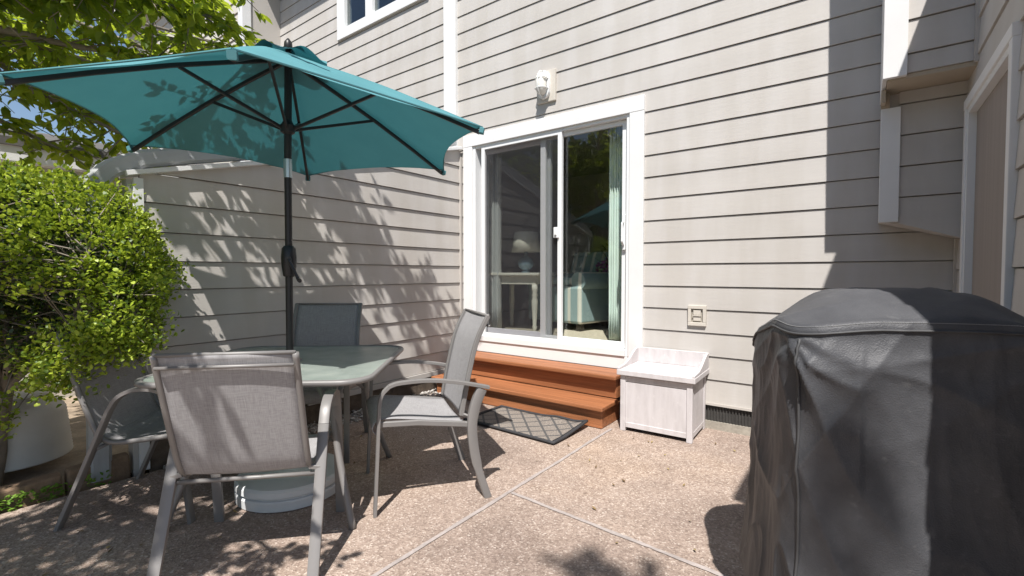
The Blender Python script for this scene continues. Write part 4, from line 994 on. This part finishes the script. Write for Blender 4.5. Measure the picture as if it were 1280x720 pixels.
tree('overhanging_tree', TB, [TB, TB + Vector((.02, .03, 1)), TT], [
    L((-3.9, -.2, 2.6), (-3.7, .35, 2.75), (-3.3, .75, 2.85)),
    L((-4.1, -.1, 2.7), (-4.0, .6, 2.85), (-3.7, 1.3, 2.75)),
    L((-3.8, .1, 2.8), (-3.2, .8, 3.05), (-2.98, 1.15, 2.98)),
    L((-4.2, .1, 2.5), (-4.2, .6, 2.35), (-3.95, 1.05, 2.1)),
    L((-4.3, .0, 2.3), (-4.4, .4, 2.2), (-4.2, .75, 2.0)),
    (L((-3.9, -.2, 3.5), (-3.2, .6, 4.0), (-2.75, 1.15, 4.15), (-2.4, 1.6, 4.1)), 95, .36, .3),
    L((-4.1, .3, 3.1), (-4.1, 1.2, 3.3), (-3.95, 1.6, 3.2)),
    L((-4.6, .2, 3.0), (-5.2, 1.2, 3.4), (-5.2, 2.2, 3.5)),
    L((-4.4, .3, 2.9), (-4.6, 1.1, 3.0), (-4.5, 1.8, 2.9)),
    (L((-3.3, -1.2, 2.9), (-2.3, -1.1, 3.2), (-1.7, -1.0, 3.3), (-1.38, -.95, 3.25)), 105, .34, .25),
    (L((-3.2, -1.4, 2.8), (-2.2, -1.3, 3.0), (-1.45, -1.2, 3.0)), 95, .34, .25),
    (L((-3.9, .2, 2.7), (-3.4, .85, 2.80), (-3.25, 1.25, 2.78)), 95, .34, .2),
    (L((-3.5, -.9, 2.9), (-2.9, -.75, 3.05), (-2.3, -.6, 3.1)), 24, .30, .5),
    (L((-3.2, -1.0, 2.9), (-2.2, -.75, 2.75), (-1.52, -.32, 2.42), (-1.38, -.12, 2.05)), 20, .30, .6),
    L((-3.2, -1.5, 3.0), (-2.2, -1.6, 3.3), (-1.5, -1.4, 3.4)),
    L((-3.4, -1.1, 3.1), (-2.5, -1.2, 3.6), (-1.7, -1.1, 3.8)),
    L((-4.4, -.4, 3.0), (-5.1, .1, 3.3), (-5.6, .8, 3.2)),
        L((-3.6, .1, 2.9), (-3.0, .5, 3.0), (-2.5, .75, 3.05), (-2.1, .8, 3.0)),
    L((-4.6, -.2, 2.9), (-5.4, .5, 3.1), (-6.0, 1.1, 3.2)),
    L((-4.3, .2, 2.7), (-4.7, .8, 2.75), (-4.9, 1.5, 2.7)),
    L((-4.2, .3, 2.6), (-4.3, 1.0, 2.65), (-4.1, 1.7, 2.6)),
    L((-4.0, .2, 2.55), (-3.9, .8, 2.60), (-3.6, 1.3, 2.60)),
    L((-4.0, .1, 2.9), (-3.7, .8, 3.15), (-3.5, 1.3, 3.1)),
    L((-4.2, .1, 2.6), (-4.5, .7, 2.45), (-4.4, 1.2, 2.25)),
    ], 'leafy green tree overhanging the umbrella from the left', M['tree_leaf'], .09, 30, 13, .33)
trunk_r = .16
T2 = Vector((3.9, -4.8, -.05)); TT2 = Vector((3.6, -4.3, 5.4))
L = lambda *p: [TT2] + [Vector(q) for q in p]
tree('shade_tree', T2, [T2, T2 + Vector((-.1, .1, 2.6)), TT2], [
    (L((3.0, -3.4, 6.8), (2.5, -2.7, 7.6), (2.20, -2.44, 8.0)), 5, .12, .95), (L((2.8, -3.4, 7.0), (2.1, -2.75, 7.8), (1.58, -2.58, 8.0)), 12, .26, .8),
    L((4.2, -3.9, 6.8), (4.8, -3.4, 7.8), (5.2, -3.2, 8.4)),
    L((3.8, -4.6, 7.0), (3.9, -5.0, 8.2), (4.1, -5.2, 9.0)), L((4.4, -4.8, 6.8), (5.0, -5.4, 7.6), (5.4, -5.8, 8.0))], 'tall shade tree standing behind the camera by the wing wall', M['tree_leaf'], .12, 26, 11, .36)

# trees beyond the garden, mirrored in the door glass
def far_tree(x, y, h, r_, label):
    t = thing('garden_tree', (x, y, -.05), 0, label, 'tree', 'trees across the garden')
    mb = MB(); mb.tube([(0, 0, 0), (.05, .03, h * .4), (0, 0, h * .8)], [.16, .12, .04], 9); mb.build('trunk', M['bark'], t, smooth=True)
    mb = MB()
    for k in range(2600):
        d = rnd().normalized(); q = Vector((d.x * r_, d.y * r_, d.z * h * .42)) * random.uniform(.55, 1) ** .5 * (1 + .3 * noise.noise(d * 2.5 + Vector((x, y, 0)))) + Vector((0, 0, h * .55))
        dd = rnd().normalized(); L_ = random.uniform(.18, .34); leaf_add(mb, q, dd, Vector((random.gauss(0, .5), random.gauss(0, .5), 1)), L_, L_ * .6)
    mb.build('crown', M['far_leaf'], t)
for x, y, h, r_, lb in ((-6.2, -5.2, 5.6, 1.9, 'dense dark tree mirrored in the right door glass'), (-9.2, -4.2, 6.0, 2.0, 'broad tree far left across the garden'), (-3.4, -7.6, 6.0, 2.0, 'rounded tree straight across the garden from the door'), (-8.6, -8.4, 6.6, 2.3, 'tallest dark tree at the far garden corner'), (-.6, -9.5, 5.5, 1.9, 'smaller tree across the garden to the right')):
    far_tree(x, y, h, r_, lb)

# ------------------------------------------------------------------ bed: pots, edging, weeds, pebbles
pt = thing('planter_pot', (-4.06, .46, .0), 0, 'large upturned white ribbed pot on the soil below the bush', 'pot')
prof = []
for k in range(42):
    t = k / 41; z = .09 + .37 * t
    r_ = .265 - .035 * t - (.10 * max(0, (t - .72) / .28) ** 2.2)
    prof.append((r_ + .0025 * (1 if k % 2 else -1), z))
prof = [(.25, .085)] + prof + [(.16, .462), (.12, .468), (.05, .466)]
mb = MB(); mb.lathe(prof, seg=72); mb.build('body', M['pot'], pt, smooth=True)
ed = thing('timber_edging', (-3.56, .3, 0), 0, 'brown block edging between the soil bed and the patio', 'edging')
mb = MB()
for k, y in enumerate([-.9 + .30 * j for j in range(6)]):
    h = .09 + .02 * (k % 2); mb.hexa([(-3.60 + .01 * (k % 3), y, -.05), (-3.51, y, -.05), (-3.51, y + .285, -.05), (-3.60, y + .285, -.05), (-3.60 + .01 * (k % 3), y, h), (-3.51, y + .005, h - .01), (-3.515, y + .28, h), (-3.60, y + .285, h)])
loc(mb, 'blocks', M['brick_edge'], ed, bevel=.01)
wd = MB()
for (cx, cy, s_, n_) in ((-3.49, .16, .06, 170), (-3.50, .34, .05, 170), (-3.47, .52, .035, 80), (-3.45, .0, .06, 120), (-3.47, .72, .02, 30)):
    for k in range(n_):
        c = Vector((cx + random.gauss(0, s_ * .6), cy + random.gauss(0, s_ * 1.6), random.uniform(-.02, .055))); a = random.uniform(0, 6.28)
        leaf_add(wd, c, Vector((math.cos(a), math.sin(a), random.uniform(.1, 1.0))), Vector((0, 0, 1)), random.uniform(.018, .034), random.uniform(.012, .02))
tag(wd.build('weeds', M['weed']), 'small green weeds growing along the patio edge', 'weeds', kind='stuff')
pb = MB()
def pebble(c, r_):
    b = []; s_ = (random.uniform(.7, 1.3), random.uniform(.7, 1.3), random.uniform(.4, .8)); ph = random.uniform(0, 6)
    pts = [(0, 0, 1), (1, 0, .1), (0, 1, -.1), (-1, 0, .1), (0, -1, 0), (0, 0, -1)]
    cs, sn = math.cos(ph), math.sin(ph)
    pb.add([c + Vector(((x * cs - y * sn) * s_[0], (x * sn + y * cs) * s_[1], z * s_[2])) * r_ for x, y, z in pts], [(0, 1, 2), (0, 2, 3), (0, 3, 4), (0, 4, 1), (5, 2, 1), (5, 3, 2), (5, 4, 3), (5, 1, 4)])
for k in range(1500): pebble(Vector((random.uniform(-3.48, -3.24) + random.gauss(0, .02), random.uniform(1.0, 3.7), random.uniform(0, .02))), random.uniform(.006, .019))
tag(pb.build('pebbles', M['stone']), 'loose pale pebbles and debris along the foot of the privacy wall', 'pebbles', kind='stuff')

lf = MB()
for k in range(90):
    q = random.random()
    if q < .45: c = Vector((random.uniform(-3.4, -2.2), random.uniform(.2, 2.6), .006))
    elif q < .75: c = Vector((random.uniform(-3.3, -.95), random.choice((3.22, 3.25)) if random.random() < .4 else random.uniform(2.3, 3.2), .006))
    else: c = Vector((random.uniform(-1.4, -.5), random.uniform(3.35, 3.75) if random.random() < .6 else random.uniform(1.2, 3), .006))
    a = random.uniform(0, 6.28); leaf_add(lf, c, Vector((math.cos(a), math.sin(a), random.uniform(-.02, .25))), Vector((0, 0, 1)), random.uniform(.012, .034), random.uniform(.008, .018), .3, -.2)
M['dry_leaf'] = m_leaf('dry_leaf', [(0, (0.10, 0.06, 0.03)), (0.5, (0.22, 0.15, 0.07)), (1, (0.36, 0.28, 0.12))], (0.3, 0.2, 0.08), 0.1)
tag(lf.build('leaf_litter', M['dry_leaf']), 'small dry leaves and bits scattered over the patio', 'leaf litter', kind='stuff')
